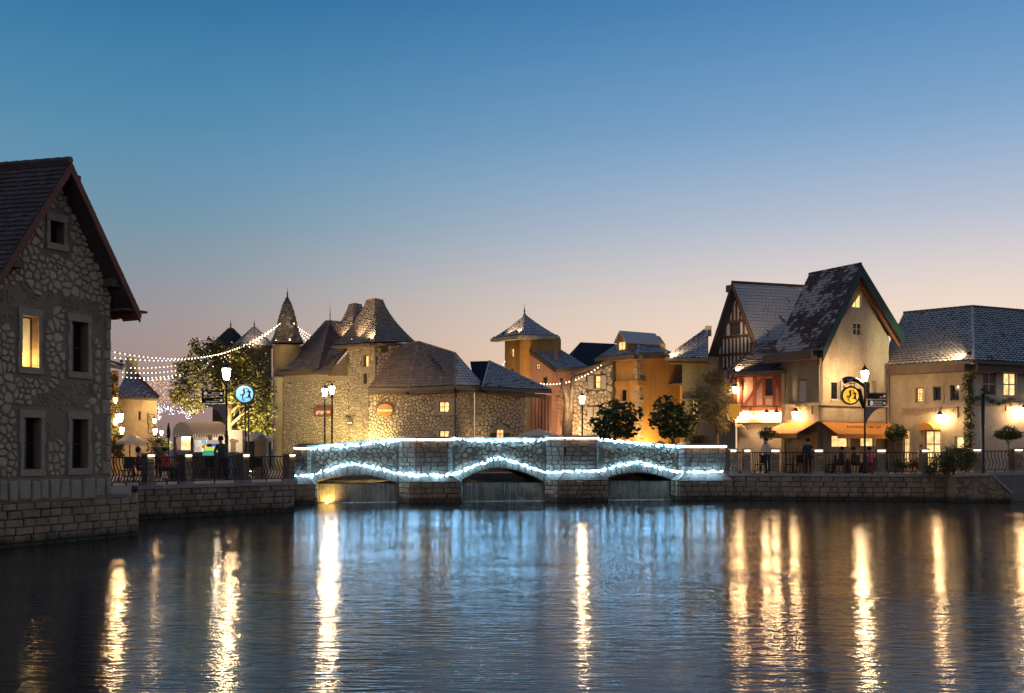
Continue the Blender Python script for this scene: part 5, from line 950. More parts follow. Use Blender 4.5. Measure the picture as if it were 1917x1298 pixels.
# ------------------------------------------------------------------ tile-roofed house on the right
TR_ = thing('tiled_house', 'low cream house with a large scalloped tile roof at the right edge', 'house', (PX(1820, 50), 50, GZ)); K1 = FR(1662, 53.4, 1820, 49.8); K2 = FR(1820.2, 49.8, 1990, 51.5)
k1 = wallpoly(K1, 1662, 1820, 692, 690); kw = [K1.rect(1714, 726, 1729, 753), K1.rect(1748, 724, 1762, 750), K1.rect(1780, 721, 1796, 750), K1.rect(1690, 806, 1703, 850), K1.rect(1728, 806, 1760, 856), K1.rect(1787, 817, 1804, 840)]; kw[3] = (kw[3][0], 1.6, kw[3][2], kw[3][3]); kw[4] = (kw[4][0], 1.32, kw[4][2], kw[4][3])
facade(TR_, K1, k1, m_cream2, kw, depth=5)
for i, r in enumerate(kw[:4]): window(TR_, K1, r, m_lit if i in (0, 3) else m_dark, m_gshut if i else m_dframe, 3 if i in (0, 3) else 1, 5 if i in (0, 3) else 1, .2, fw=.04, mw=.018, surround=(.16, m_cream2, .16) if i < 3 else None)
window(TR_, K1, kw[4], m_shop, m_gshut, 2, 3, .3, fw=.06, name='door', mw=.06); window(TR_, K1, kw[5], m_shop, m_frame, 1, 1, .25, fw=.04)
k2 = wallpoly(K2, 1820.2, 1990, 690, 692); k2w = [K2.rect(1840, 697, 1866, 741), K2.rect(1879, 698, 1903, 742)]; facade(TR_, K2, k2, m_pale, k2w, depth=.3, name='side_wall')
window(TR_, K2, k2w[0], m_dark, m_frame, 2, 2, .12, fw=.06, mw=.06); window(TR_, K2, k2w[1], m_shop, m_frame, 2, 2, .12, fw=.06, mw=.06)
ka, kb, kc = P(1645, 685, 53.4), P(1823, 674, 48.8), P(2010, 683, 50.8); ta, tb, tc_ = P(1692, 586, 57), P(1820, 574, 54), P(2010, 590, 57)
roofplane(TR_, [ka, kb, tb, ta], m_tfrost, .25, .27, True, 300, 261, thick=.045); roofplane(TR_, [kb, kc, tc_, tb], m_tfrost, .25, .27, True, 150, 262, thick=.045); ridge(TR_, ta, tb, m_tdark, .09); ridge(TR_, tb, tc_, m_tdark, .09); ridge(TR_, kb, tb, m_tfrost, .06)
for a, b in ((ka, kb), (kb, kc)): part('gutter', MB().beam(a - Vector((0, .05, .1)), b - Vector((0, .05, .1)), .13, .16), m_gut, TR_); part('eave_board', MB().beam(a - Vector((-.15, -.35, .34)), b - Vector((.15, -.35, .34)), .5, .36), m_soff, TR_)
for f, x0, x1 in ((K1, 1700, 1820), (K2, 1820, 1990)): a, b = f.hit(x0, 755, .1), f.hit(x1, 755, .1); zz = K1.hit(1820, 757)[1]; ubox(mb := MB(), f, a[0], b[0], zz - .08, zz + .1, -.02, .12 if f is K1 else .117); part('string_course', mb, m_cream2, TR_)
flood('floodlight near the hip corner of the scalloped tile roof', P(1813, 661, 48.95), P(1775, 658, 50.3), 130, (1, .85, .5), 75, size=.12)
T = thing('beam_sign', 'long weathered timber sign board reading la confiserie on the cream wall', 'sign', pt2(K1, 1725, 770, .1)); a = K1.rect(1688, 763, 1762, 775, .12); ubox(mb := MB(), K1, a[0], a[2], a[1], a[3], .03, .14); part('sign_board', mb, m_gshut, T); text('LA CONFISERIE', K1, (a[0] + a[2]) / 2, (a[1] + a[3]) / 2, .143, .26, m_dframe, T)
T = thing('awning', 'small arched orange awning above the shop door of the tiled house', 'awning', pt2(K1, 1742, 800, .1), 'orange awnings'); a, b = K1.hit(1722, 806), K1.hit(1762, 806); um = (a[0] + b[0]) / 2; hw_ = (b[0] - a[0]) / 2; zt_ = K1.hit(1742, 788)[1]; mb = MB(); zb = a[1]
for i in range(10):
    g0, g1 = math.pi * i / 10, math.pi * (i + 1) / 10; f_ = lambda g, d, s=1: K1.pt(um + math.cos(g) * hw_ * s, zb + math.sin(g) * (zt_ - zb) * s, d); mb.add([f_(g0, .04), f_(g1, .04), f_(g1, .5, .75), f_(g0, .5, .75)], [(0, 1, 2, 3)]); mb.add([f_(g0, .5, .75), f_(g1, .5, .75), K1.pt(um, zb, .5)], [(0, 1, 2)])
part('canopy', mb, m_awn, T)
wall_lamp('bright wall lantern right of the weathered timber sign', K1, 1767, 785, .75, 1); wall_lamp('bright wall lantern at the right edge of the picture', K2, 1905, 773, .75, -1)
iv = MB(); R = random.Random(7); leaves(iv, [(K1.pt(K1.L - .1, z, .15), .34, 1.2) for z in (1.9, 2.5, 3.1, 3.7, 4.3, 4.9, 5.5, 6.0)], 1300, .075, R, 1.3, .3); T = thing('ivy', 'bright green ivy column climbing the corner of the tiled house', 'ivy', K1.pt(K1.L, GZ, .15)); part('foliage', iv, m_ivy, T); part('stem', MB().tube([K1.pt(K1.L - .1, 1.2, .12), K1.pt(K1.L, 3.5, .1), K1.pt(K1.L - .1, 6, .1)], .04, 5), m_bark, T)
iv = MB(); leaves(iv, [(K2.pt(u, K2.hit(1850, 750 - 6 * math.sin(u * 3))[1], .12), .26, .6) for u in (.3, .7, 1.1, 1.5, 1.9, 2.3)], 520, .06, R, 1.3, .2); T = thing('flowering_vine', 'pale flowering vine running along the ledge under the four-pane windows', 'vine', K2.pt(1.2, 5, .1)); part('foliage', iv, MAT('pale_bloom', (.34, .25, .16), (.16, .15, .06), bs=5, bump=0, nw=.2), T)
#@@PROPS
# ------------------------------------------------------------------ street lamps and sign posts
lamp_post('tall street lamp with two dark direction signs beside the lit tree', 424, 41.6, 701, 'street lamps', r=.17)
lamp_post('left of the two close globe lamps in front of the warm stone wall', 608, 54.2, 735, 'street lamps', r=.145); lamp_post('right and taller of the two close globe lamps before the stone wall', 621.5, 53.2, 731, 'street lamps', r=.145)
lamp_post('street lamp in front of the white shuttered stone house', 1090, 56.5, 749, 'street lamps', r=.15)
lamp_post('tall street lamp with the orange round sign on the right terrace', 1619, 49.4, 704, 'street lamps', r=.18, z0=1.24)
def person_marks(fr, c, r, d, T, mat):
    "two leaping silhouettes inside a round sign"
    A = [(-.62, .05), (-.25, -.05), (-.12, .25), (-.30, .45), (-.22, .62), (-.05, .78), (.05, .62), (.02, .40), (.10, .25), (.0, -.05), (-.15, -.25), (-.22, -.5), (-.1, -.85), (-.2, -.88), (-.34, -.5), (-.30, -.18), (-.45, -.25), (-.5, -.45), (-.55, -.42), (-.5, -.12)]
    B = [(.15, .78), (.45, .62), (.58, .42), (.82, .25), (.66, .1), (.70, -.2), (.78, -.6), (.68, -.72), (.58, -.45), (.35, -.48), (.10, -.45), (.12, -.38), (.38, -.36), (.35, -.1), (.48, .0), (.42, .25), (.28, .2), (.24, .1), (.2, .16), (.3, .34), (.42, .45), (.3, .6), (.12, .68)]
    for s in (A, B):
        tri = tessellate_polygon([[Vector((x, y, 0)) for x, y in s]]); part('silhouette', MB().add([fr.pt(c[0] + x * r, c[1] + y * r, d) for x, y in s], tri), mat, T)
def round_sign(label, fr, px, py, rpx, ecol, es, pole=True, z0=1.2):
    c = fr.hit(px, py); o = fr.pt(*c); r = rpx / F * o.y; T = thing('round_sign', label, 'sign', (o.x, o.y, z0) if pole else o); ring = lambda q, d: [fr.pt(c[0] + math.cos(g) * q, c[1] + math.sin(g) * q, d) for g in [i * math.pi / 16 for i in range(32)]]
    fixn(part('sign_case', MB().prism(ring(r * 1.22, -.10), fr.n * .16), m_black, T)); m = MAT('sign_face_' + label[:4], ecol, tuple(x * .45 for x in ecol), rough=.4, ns=1.6 / r, bs=9, bump=0, emit=es, nw=.95); fixn(part('sign_face', MB().prism(ring(r, .055), fr.n * .012), m, T)); person_marks(fr, c, r * .98, .072, T, m_black)
    if pole:
        for e in (-.07, .07): part('post', MB().tube([fr.pt(c[0] + e + .09, z0), fr.pt(c[0] + e + .09, c[1] - r * 1.15)], .035, 6), m_black, T)
    return T, c, r
fs = FR(440, 42.4, 480, 42.6); round_sign('round blue lit sign with dark dancing silhouettes on a double post', fs, 458, 738, 15.5, (.13, .45, .95), .95)
fo_ = FR(1570, 49.3, 1640, 49.3); T, c, r = round_sign('round amber lit sign with dark dancing silhouettes hung from a curved bracket', fo_, 1592, 741, 14.5, (1, .48, .04), 1.1, False)
uL = fo_.hit(1619, 741)[0]
arcp = [fo_.pt(c[0] - r * .9 + (uL - c[0] + r * .9) * t, c[1] + r * (1.9 + .55 * math.sin(t * 2.2) - 1.0 * t * t * 1.2), 0) for t in [i / 12 for i in range(13)]]; part('bracket', MB().tube(arcp, [.16 - .006 * i for i in range(13)], 8), m_iron, T, smooth=True)
part('lower_bracket', MB().tube([fo_.pt(c[0] + r * 1.1, c[1] + r * .9), fo_.pt(c[0] + r * 1.35, c[1] - r * .4), fo_.pt(uL - .05, c[1] - r * 1.6)], [.1, .13, .07], 8), m_iron, T, smooth=True)
R = random.Random(2); lv_ = MB(); leaves(lv_, [(fo_.pt(c[0] - r * .6, c[1] + r * 1.15, 0), .2, .6), (fo_.pt(c[0] + r * .3, c[1] + r * 1.4, 0), .22, .6)], 70, .06, R, 1.5, .5); part('iron_leaf', lv_, m_iron, T, stuff=True)
part('letter_plate', MB().box(fo_.pt(c[0] - .1, c[1] + r * 2.0, .17), .3, .01, .06, fo_.u, fo_.n).box(fo_.pt(c[0] - .1, c[1] + r * 2.0 - .12, .17), .07, .01, .22, fo_.u, fo_.n), m_shut, T)
def dir_signs(label, fr, x0, x1, rows, ub, side):
    T = thing('direction_sign', label, 'sign', fr.pt(ub, 4)); zb = 99
    for (y0, y1, lines, icon) in rows:
        a = fr.rect(x0, y0, x1, y1); ubox(mb := MB(), fr, a[0], a[2], a[1], a[3], -.03, .03); s_ = part('sign_board', mb, m_black, T); zb = min(zb, a[1]); h = a[3] - a[1]; hasT = len(lines)
        for k, t in enumerate(lines): text(t, fr, a[2] - .2, a[1] + h * (.68 - .42 * k) if hasT > 1 else a[1] + h * .4, .034, h * .34, m_txt, s_, align='RIGHT')
        ci = fr.pt(a[2] - .1, a[1] + h / 2, .036); part('arrow_mark', MB().poly([ci + fr.u * (math.cos(g) * .06) + Vector((0, 0, math.sin(g) * .06)) for g in [i * math.pi / 4 for i in range(8)]]), m_txt, s_)
        if icon: ci = fr.pt(a[0] + .16, a[1] + h / 2, .036); part('icon_mark', MB().poly([ci + fr.u * (math.cos(g) * .08) + Vector((0, 0, math.sin(g) * .08 * icon)) for g in [i * math.pi / 5 for i in range(10)]]), m_txt, s_)
        ubox(mb := MB(), fr, min(a[0], ub), max(a[2], ub), a[3] + .01, a[3] + .04, -.02, .02); part('rail', mb, m_iron, s_)
    e = fr.rect(x0, 0, x1, 10); far = e[0] if side < 0 else e[2]; n = 8; pts = [(ub, zb - .04), (far - side * .1, zb - .04)] + [(ub + (far - ub) * (1 - math.sin(t * math.pi / 2)) * .92, zb - .04 - 1.15 * (1 - math.cos(t * math.pi / 2)) - .05) for t in [k / n for k in range(n + 1)]]
    tri = tessellate_polygon([[Vector((x, y, 0)) for x, y in pts]]); mb = MB().add([fr.pt(x, y, -.06) for x, y in pts], tri).add([fr.pt(x, y, .0) for x, y in pts], tri); m_ = len(pts); mb.add([fr.pt(x, y, -.06) for x, y in pts] + [fr.pt(x, y, 0) for x, y in pts], [(i, (i + 1) % m_, (i + 1) % m_ + m_, i + m_) for i in range(m_)]); part('arch_bracket', mb, MAT('mauve_metal' + str(side), (.34, .27, .25), (.26, .21, .2), bs=20, bump=.05), T); return T
fl1 = FR(370, 41.55, 440, 41.55); dir_signs('pair of dark direction signs left of the street lamp by the lit tree', fl1, 378, 419, [(732, 742, ['\u0627\u0644\u0628\u0648\u0627\u0628\u0629', 'FRONT GATE'], 1), (745, 755, ['\u0634\u0628\u0647', 'THE PENINSULA'], 0)], fl1.hit(423, 740)[0], -1)
fr1 = FR(1600, 49.35, 1680, 49.35); dir_signs('pair of dark direction signs right of the lamp with the amber round sign', fr1, 1625, 1659, [(737, 747, ['\u0627\u0644\u0645'], 0), (750, 760, ['RESTROOMS', 'PRAYER ROOM'], 1.6)], fr1.hit(1620, 740)[0], 1)
T = thing('camera_mast', 'tall black mast with a small camera at the corner of the tiled house', 'mast', (PX(1840, 47.6), 47.6, 1.3)); xm = PX(1840, 47.6); part('pole', MB().lathe((xm, 47.6, 1.25), [(.11, 0), (.11, .05), (.085, .1), (.085, H0 + (HY - 735) / F * 47.6 - 1.25)], 10), m_iron, T, smooth=True); part('camera_head', MB().box((xm + .1, 47.45, H0 + (HY - 736) / F * 47.6), .34, .16, .12).box((xm, 47.6, H0 + (HY - 730) / F * 47.6), .14, .14, .16), m_iron, T)
# ------------------------------------------------------------------ left background
BH = thing('beige_house', 'beige house with a dark frosted roof and wall lanterns behind the left terrace', 'house', (PX(255, 53), 53, GZ)); B1 = FR(200, 52.5, 298, 53.5); bw = [B1.rect(259, 770, 264, 790)]; facade(BH, B1, wallpoly(B1, 200, 294, 744, 744), m_beige, bw, depth=4); window(BH, B1, bw[0], m_dark, m_dframe, 1, 1, .1, fw=.04); a = B1.hit(240, 790, .1); b = B1.hit(294, 790, .1); ubox(mb := MB(), B1, a[0], b[0], a[1], a[1] + .1, -.02, .1); part('string_course', mb, m_cream2, BH)
roofplane(BH, [P(214, 742, 52.0), P(299, 747, 52.4), P(255, 702, 55.5), P(236, 702, 55.2)], m_tfull, .22, .26, True, 0, 301); part('chimney', MB().box(P(246, 690, 56), .5, .5, 1.2), m_cream2, BH); part('bargeboard', MB().beam(P(299, 747, 52.3), P(255, 701, 55.4), .1, .2), m_barge, BH); part('gutter', MB().beam(P(214, 744, 51.9), P(299, 749, 52.3), .12, .12), m_gut, BH)
YH = thing('yellow_house', 'yellow house corner with a floodlit eave at the edge of the tall stone house', 'house', (PX(205, 47), 47, GZ)); Y1 = FR(180, 47.5, 226, 48.5); facade(YH, Y1, wallpoly(Y1, 180, 222, 694, 694), m_ochre, depth=4); part('roof', MB().prism([P(180, 672, 47), P(229, 687, 47.6), P(234, 682, 52), P(185, 668, 52)], (0, 0, -.15)), m_troof, YH); part('gutter', MB().beam(P(180, 680, 46.9), P(230, 690, 47.5), .12, .14), m_gut, YH); flood('floodlight on the eave of the yellow house at the left', P(226, 676, 47.2), P(205, 668, 47.8), 60, size=.1)
iv = MB(); R = random.Random(17); leaves(iv, [(P(212, y, 46.9), .28, 1.3) for y in (712, 735, 760, 785, 805, 825, 840)] + [(P(222, y, 46.5), .3, 1) for y in (815, 835, 850)], 1100, .08, R, 1.4, .3); T = thing('climbing_plant', 'yellow-lit climbing plant beside the corner of the tall stone house', 'plant', (PX(214, 46.9), 46.9, GZ)); part('foliage', iv, m_ivy, T); part('stem', MB().tube([(PX(214, 46.9), 46.9, GZ), P(213, 780, 46.9), P(211, 710, 46.9)], .03, 5), m_bark, T)
Y2 = FR(196, 46.8, 250, 47.2); wall_lamp('uppermost wall lantern between the tall stone house and the beige house', Y2, 217, 751, .4, -1, 'left bank lanterns', r=.085, glass=m_farlamp); wall_lamp('brightest left lantern in front of the beige house', Y2, 226, 783, .4, -1, 'left bank lanterns', r=.14, glass=m_farlamp); wall_lamp('small left lantern just below the brightest one by the climbing plant', Y2, 217, 791, .35, -1, 'left bank lanterns', r=.1, glass=m_farlamp); wall_lamp('left lantern hanging just above the open beige parasol', Y2, 229, 807, .4, -1, 'left bank lanterns', r=.105, glass=m_farlamp)
B2 = FR(280, 51.5, 320, 51.8); wall_lamp('upper lantern at the right corner of the beige house', B2, 290, 789, .35, -1, 'left bank lanterns', r=.085, glass=m_farlamp); wall_lamp('lower lantern at the right corner of the beige house', B2, 291, 809, .35, -1, 'left bank lanterns', r=.105, glass=m_farlamp); wall_lamp('lantern nearest the closed dark parasol', B2, 303, 812, .35, -1, 'left bank lanterns', r=.085, glass=m_farlamp)
bs = MB(); R = random.Random(23); leaves(bs, [(P(295, 832, 50.6), .75, .9), (P(307, 836, 50.6), .5, .8)], 500, .09, R, 1.4, .3); T = thing('shrub', 'lit green shrub below the corner lanterns of the beige house', 'shrub', (PX(298, 50.6), 50.6, GZ)); part('foliage', bs, m_ivy, T); part('stem', MB().tube([(PX(298, 50.6), 50.6, GZ), P(298, 832, 50.6)], .05, 5), m_bark, T)
def parasol(label, px, Y, ytop, yedge, wpx, canv, closed=False):
    x = PX(px, Y); zt_ = H0 + (HY - ytop) / F * Y; ze = H0 + (HY - yedge) / F * Y; r = wpx / F * Y; T = thing('parasol', label, 'parasol', (x, Y, GZ), 'cafe parasols'); part('pole', MB().lathe((x, Y, GZ), [(.25, 0), (.25, .06), (.03, .1), (.03, zt_ - GZ)], 8), m_dframe, T)
    if closed: part('canopy', MB().lathe((x, Y, ze), [(.05, 0), (r, (zt_ - ze) * .15), (r * .95, (zt_ - ze) * .5), (r * .5, (zt_ - ze) * .85), (.01, zt_ - ze)], 10), canv, T)
    else:
        part('canopy', MB().lathe((x, Y, ze), [(r, -.14), (r, 0), (.05, zt_ - ze - .03), (.01, zt_ - ze)], 8), canv, T)
        for k in range(8): g = 2 * math.pi * k / 8; part('rib', MB().tube([(x + math.cos(g) * r * .97, Y + math.sin(g) * r * .97, ze - .03), (x, Y, zt_ - .12)], .012, 4), m_dframe, T)
parasol('open beige parasol left of the closed dark parasol', 243, 45.5, 812, 827, 26, m_canv); parasol('second open beige parasol half behind the first on the left terrace', 258, 47, 816, 829, 16, m_canv); parasol('closed dark parasol standing left of the domed kiosk', 315.5, 41.5, 792, 821, 3.6, m_navy, True); parasol('open beige parasol behind the two gabled stone posts', 481, 47, 807, 821, 33, m_canv)
# kiosk with a barrel awning
KX = FR(322, 42.8, 424, 42.2); T = thing('kiosk', 'lit market kiosk under a long beige barrel awning', 'kiosk', KX.pt(1, GZ)); k0, k1_, km = KX.hit(323, 812)[0], KX.hit(423, 812)[0], KX.hit(358, 812)[0]; ze = KX.hit(370, 813)[1]; zt_ = KX.hit(340, 790)[1]; rr_ = (km - k0) / 2
dm = [KX.pt(k0 + rr_ + math.cos(g) * rr_, ze + math.sin(g) * (zt_ - ze), 0) for g in [i * math.pi / 12 for i in range(13)]]; part('end_panel', MB().poly(dm), m_canv, T)
mb = MB(); bk_ = KX.u * (k1_ - km) ; n = 13; r1_ = dm + [p + bk_ - KX.n * .2 for p in dm]; part('barrel_awning', MB().add(r1_, [(i, i + 1, i + 1 + n, i + n) for i in range(n - 1)]), m_canv, T, smooth=True)
for i in range(14):
    a = km + (k1_ - km) * i / 14; b = a + (k1_ - km) / 14 * .62; ubox(mb := MB(), KX, a, b, ze - .14, ze, -.03, .0); part('scallop', mb, m_canv, T)
for i in range(6): a = k0 + (km - k0) * i / 6; ubox(mb := MB(), KX, a + .01, a + (km - k0) / 6 - .01, ze - .12, ze, -.02, .01); part('scallop', mb, m_canv, T)
for x in (325, 357, 390, 421): u = KX.hit(x, 830)[0]; ubox(mb := MB(), KX, u - .06, u + .06, GZ, ze - .02, -.2, -.08); part('post', mb, m_soff, T)
ubox(mb := MB(), KX, k0 + .05, k1_ - .05, GZ, KX.hit(370, 847)[1], -1.2, -.1); part('counter', mb, m_dframe, T); ubox(mb := MB(), KX, k0 + .05, k1_ - .05, GZ, ze + .2, -1.6, -1.5); part('back_wall', mb, m_shut, T)
a = KX.rect(338, 817, 355, 843, -.3); ubox(mb := MB(), KX, a[0], a[2], a[1], a[3], -.5, -.35); part('display_case', mb, m_shop, T); a = KX.rect(340, 818, 354, 822, -.2); ubox(mb := MB(), KX, a[0], a[2], a[1], a[3], -.33, -.27); part('tube_lamp', mb, EMIT('kiosk_tube', (1, .8, .5), 12), T)
a = KX.rect(362, 824, 377, 846, -.3); ubox(mb := MB(), KX, a[0], a[2], a[1], a[3], -.5, -.35); part('display_case', mb, MAT('cool_case', (.75, .8, .7), (.5, .25, .2), bs=9, ns=4, bump=0, emit=.55, nw=.9), T)
for x0, y0, x1, y1, c_, e_ in ((385, 837, 404, 844, (.55, .85, .12), .7), (397, 831, 405, 836, (.05, .2, .8), .5), (406, 831, 412, 836, (.04, .16, .7), .4), (387, 832, 395, 836, (.05, .04, .04), 0), (388, 824, 412, 831, (.7, .5, .42), .5), (378, 824, 386, 831, (.3, .6, .75), .6), (380, 845, 402, 853, (.08, .5, .38), .5), (379, 833, 384, 840, (.8, .35, .08), .5)):
    a = KX.rect(x0, y0, x1, y1, -.1); ubox(mb := MB(), KX, a[0], a[2], a[1], a[3], -.18 - .01 * (x0 % 5), -.06 - .003 * (x0 % 7)); part('goods_crate', mb, MAT('goods' + str(x0), c_, tuple(q * .6 for q in c_), bs=25, ns=5, bump=.2, emit=e_), T)
gk = bpy.data.lights.new('kiosk_light', 'POINT'); gk.energy = 45; gk.color = (1, .8, .55); gk.shadow_soft_size = .1; go = bpy.data.objects.new('kiosk_light', gk); COL.objects.link(go); go.parent = T; go.location = KX.pt(km + .8, ze - .1, -.7) - WL(T)
for px, lab in ((445, 'left of the two gabled stone posts beside the bridge'), (490, 'right of the two gabled stone posts beside the bridge')):
    c = Vector((PX(px, 44), 44, GZ)); T = thing('gabled_post', lab, 'stone post', c, 'gabled stone posts'); z1 = H0 + (HY - 828) / F * 44; part('shaft', MB().box(c + Vector((0, 0, (z1 - GZ) / 2)), .5, .5, z1 - GZ), m_soff, T); part('cap', MB().lathe((c.x, c.y, z1), [(.40, 0), (.40, .08), (.01, .36)], 4, math.pi / 4), m_soff, T); part('band', MB().box(c + Vector((0, 0, (z1 - GZ) * .72)), .54, .54, .05), m_soff, T); part('light_strip', MB().box(c + Vector((0, -.27, .75)), .06, .02, .06), m_ledp, T)
T = thing('pillar_cap', 'small stone pyramid cap rising behind the right bridge parapet', 'stone post', P(1236, 832, 51)); part('shaft', MB().box((PX(1236, 51), 51, 1.9), .55, .55, 1.4), m_cope, T); part('cap', MB().lathe((PX(1236, 51), 51, 2.6), [(.5, 0), (.5, .06), (.01, .32)], 4, math.pi / 4), m_cope, T)
# ------------------------------------------------------------------ trees
R = random.Random(41)
T = thing('lit_tree', 'large spreading tree hung with golden lights behind the kiosk', 'tree', (PX(425, 52), 52, GZ)); bm_ = MB(); branches(bm_, (PX(428, 52), 52, GZ), P(432, 720, 52), .2, R, 12, 1.9, .9); part('trunk', bm_, m_barkp, T, smooth=True)
cr = [(P(x, y, 52 + R.uniform(-1, 1)), r, .85) for x, y, r in ((350, 690, .85), (375, 668, .8), (400, 650, .75), (385, 705, 1.0), (345, 725, .9), (420, 690, 1.0), (450, 665, .9), (470, 700, 1.1), (485, 735, 1.0), (440, 735, 1.0), (400, 745, .9), (360, 758, .7), (495, 770, .8), (470, 790, .8), (440, 800, .6), (500, 805, .6), (365, 645, .4), (335, 745, .6), (492, 672, .5))]
lf = MB(); leaves(lf, cr, 7500, .105, R, 1.25, .35); part('crown', lf, m_leaf, T)
TF = thing('tree_light_string', 'golden fairy lights scattered through the crown of the large spreading tree', 'fairy lights', (PX(425, 52), 52, 5)); gl = MB()
for c, r, s in cr[3:]:
    for _ in range(6): d = Vector((R.gauss(0, 1), -abs(R.gauss(0, 1)), R.gauss(0, 1))).normalized() * r * R.uniform(.6, 1.05); gl.octa(Vector(c) + d, R.choice((.01, .015, .02)))
part('bulb_cluster', gl, m_gold, TF, stuff=True); wr_ = MB(); [wr_.tube(sag(cr[i][0], cr[(i + 5) % len(cr)][0], .3, 8), .006, 3) for i in range(3, len(cr))]; part('wire', wr_, m_iron, TF)
for i, (px, py, pw) in enumerate(((400, 800, 240), (470, 815, 200), (350, 800, 160))): flood(('ground spotlight shining up into the lit tree from the left', 'ground spotlight shining up into the lit tree from the right', 'ground spotlight under the left edge of the lit tree')[i], (PX(px, 50), 50, GZ + .15), P(px, 690, 52), pw * 2.6, (1, .72, .30), 100)
CU = thing('light_curtain', 'dense golden curtain of tiny lights between the beige house and the lit tree', 'fairy lights', P(300, 735, 58)); gl = MB(); R = random.Random(5)
for _ in range(420):
    x = R.uniform(268, 335); y0 = 704 + max(0, 292 - x) * .9; gl.octa(P(x, R.uniform(y0, 758 if x > 290 else 745), 58 + R.uniform(-.5, .5)), R.choice((.012, .016, .022)))
part('bulb_cluster', gl, m_gold, CU, stuff=True); part('wire', MB().tube(sag(P(268, 705, 58), P(335, 705, 58), .1, 10), .01, 4), m_iron, CU)
for k, (pts, lab) in enumerate((([(290, 758), (296, 770), (305, 765), (316, 762), (326, 775)], 'white arched light garland right of the beige house roof'), ([(289, 778), (294, 782), (302, 780)], 'small white light garland beside the upper corner lantern'), ([(330, 766), (345, 770), (352, 780), (362, 768), (366, 764)], 'white light garland left of the leaning lit tree trunk'))):
    T = thing('light_garland', lab, 'fairy lights', P(pts[0][0], pts[0][1], 56), 'white light garlands'); ps = [P(x, y, 56) for x, y in pts]; part('wire', MB().tube(ps, .02, 4), m_iron, T); gl = MB()
    for a, b in zip(ps, ps[1:]):
        for _ in range(18): gl.octa(a.lerp(b, R.random()) + Vector((R.gauss(0, .08), R.gauss(0, .05), R.gauss(0, .09))), R.uniform(.012, .026))
    part('bulb_cluster', gl, m_wdeco, T, stuff=True)
def tree(label, cat, px, Y, blobs, n, size, mat, bark, tr, elong=1.2, shell=.4, seed=1, br_=(6, .5, .3), ytop=None, name='tree', z0=GZ, group=None):
    R = random.Random(seed); b = (PX(px, Y), Y, z0); T = thing(name, label, cat, b, group); mb = MB(); branches(mb, b, P(px, ytop, Y), tr, R, *br_); part('trunk', mb, bark, T, smooth=True); lf = MB(); leaves(lf, [(P(x, y, Y + R.uniform(-.25, .25)), r, s) for x, y, r, s in blobs], n, size, R, elong, shell); part('crown', lf, mat, T); return T
tree('round broad-leaved dark tree in front of the ochre house, the left one', 'tree', 1152, 53, [(1140, 775, .8, .9), (1165, 770, .75, .9), (1150, 795, .95, .8), (1180, 785, .6, .9), (1122, 795, .55, .8), (1130, 812, .7, .7), (1172, 808, .7, .7), (1195, 768, .25, 1), (1150, 760, .4, .8), (1110, 786, .2, 1), (1202, 778, .18, 1)], 1100, .145, m_leafd, m_bark, .09, 1.0, .25, 51, ytop=780, group='round trees by the bridge')
tree('round broad-leaved dark tree under the ivy wall, the right one', 'tree', 1258, 53, [(1245, 765, .75, .9), (1270, 768, .75, .9), (1258, 790, .95, .8), (1232, 790, .6, .9), (1285, 795, .6, .8), (1250, 810, .7, .6), (1275, 812, .6, .6), (1250, 748, .3, 1), (1232, 752, .2, 1), (1295, 782, .3, 1), (1222, 776, .18, 1), (1300, 768, .18, 1)], 1100, .145, m_leafd, m_bark, .09, 1.0, .25, 52, ytop=780, group='round trees by the bridge')
tree('silvery olive tree standing before the half-timbered house', 'tree', 1342, 54.5, [(1330, 712, .6, 1.1), (1345, 700, .5, 1.1), (1352, 725, .7, 1.1), (1325, 742, .65, 1), (1350, 760, .75, 1), (1365, 780, .5, 1), (1330, 780, .7, .9), (1348, 800, .6, .8), (1318, 765, .4, 1), (1368, 745, .4, 1)], 5600, .10, m_olive, m_bark, .13, 3.2, .2, 53, ytop=760)
T = thing('bare_tree', 'bare pollarded tree trunk in front of the pink house', 'tree', (PX(1057, 58), 58, GZ)); mb = MB(); q = lambda *a: [P(x, y, 58) for x, y in a]
mb.tube(q((1058, 880), (1059, 800), (1061, 750), (1056, 725), (1050, 708)), [.24, .22, .17, .13, .09], 9); mb.tube(q((1064, 880), (1065, 800), (1068, 760), (1071, 725), (1074, 700)), [.2, .18, .15, .13, .10], 9); R = random.Random(9)
for i in range(40): a = q((R.choice((1052, 1058, 1066)) + R.uniform(-3, 3), R.uniform(730, 800)))[0]; e = a + Vector((R.uniform(-.7, .4), R.uniform(-.3, .3), R.uniform(-.1, .6))); mb.tube([a, a.lerp(e, .5) + Vector((R.uniform(-.1, .1), 0, .05)), e], [.03, .02, .006], 4)
part('trunk', mb, m_barkp, T, smooth=True); lf = MB(); leaves(lf, [(q((x, y))[0], .22, 1) for x, y in ((1045, 745), (1050, 765), (1046, 722), (1060, 780))], 90, .045, R, 2, .3); part('twig_foliage', lf, m_olive, T, stuff=True)
for px, Y, b, lab, w, n in ((1676, 49.8, [(1676, 808, .52, .85), (1668, 812, .38, .8), (1686, 810, .36, .8), (1676, 818, .45, .6)], 'ball-shaped topiary on a braided stem right of the amber sign post', .5, 1900), (1888, 49.4, [(1888, 808, .45, .7), (1874, 814, .38, .6), (1902, 814, .38, .6), (1888, 816, .5, .45)], 'wide umbrella-shaped topiary at the far right behind the railing', .5, 2200)):
    T = tree(lab, 'topiary', px, Y, b, n, .055, m_topi, m_barkp, .05, 1.2, .55, px, ytop=826, br_=(7, .3, .25), group='clipped topiary trees')
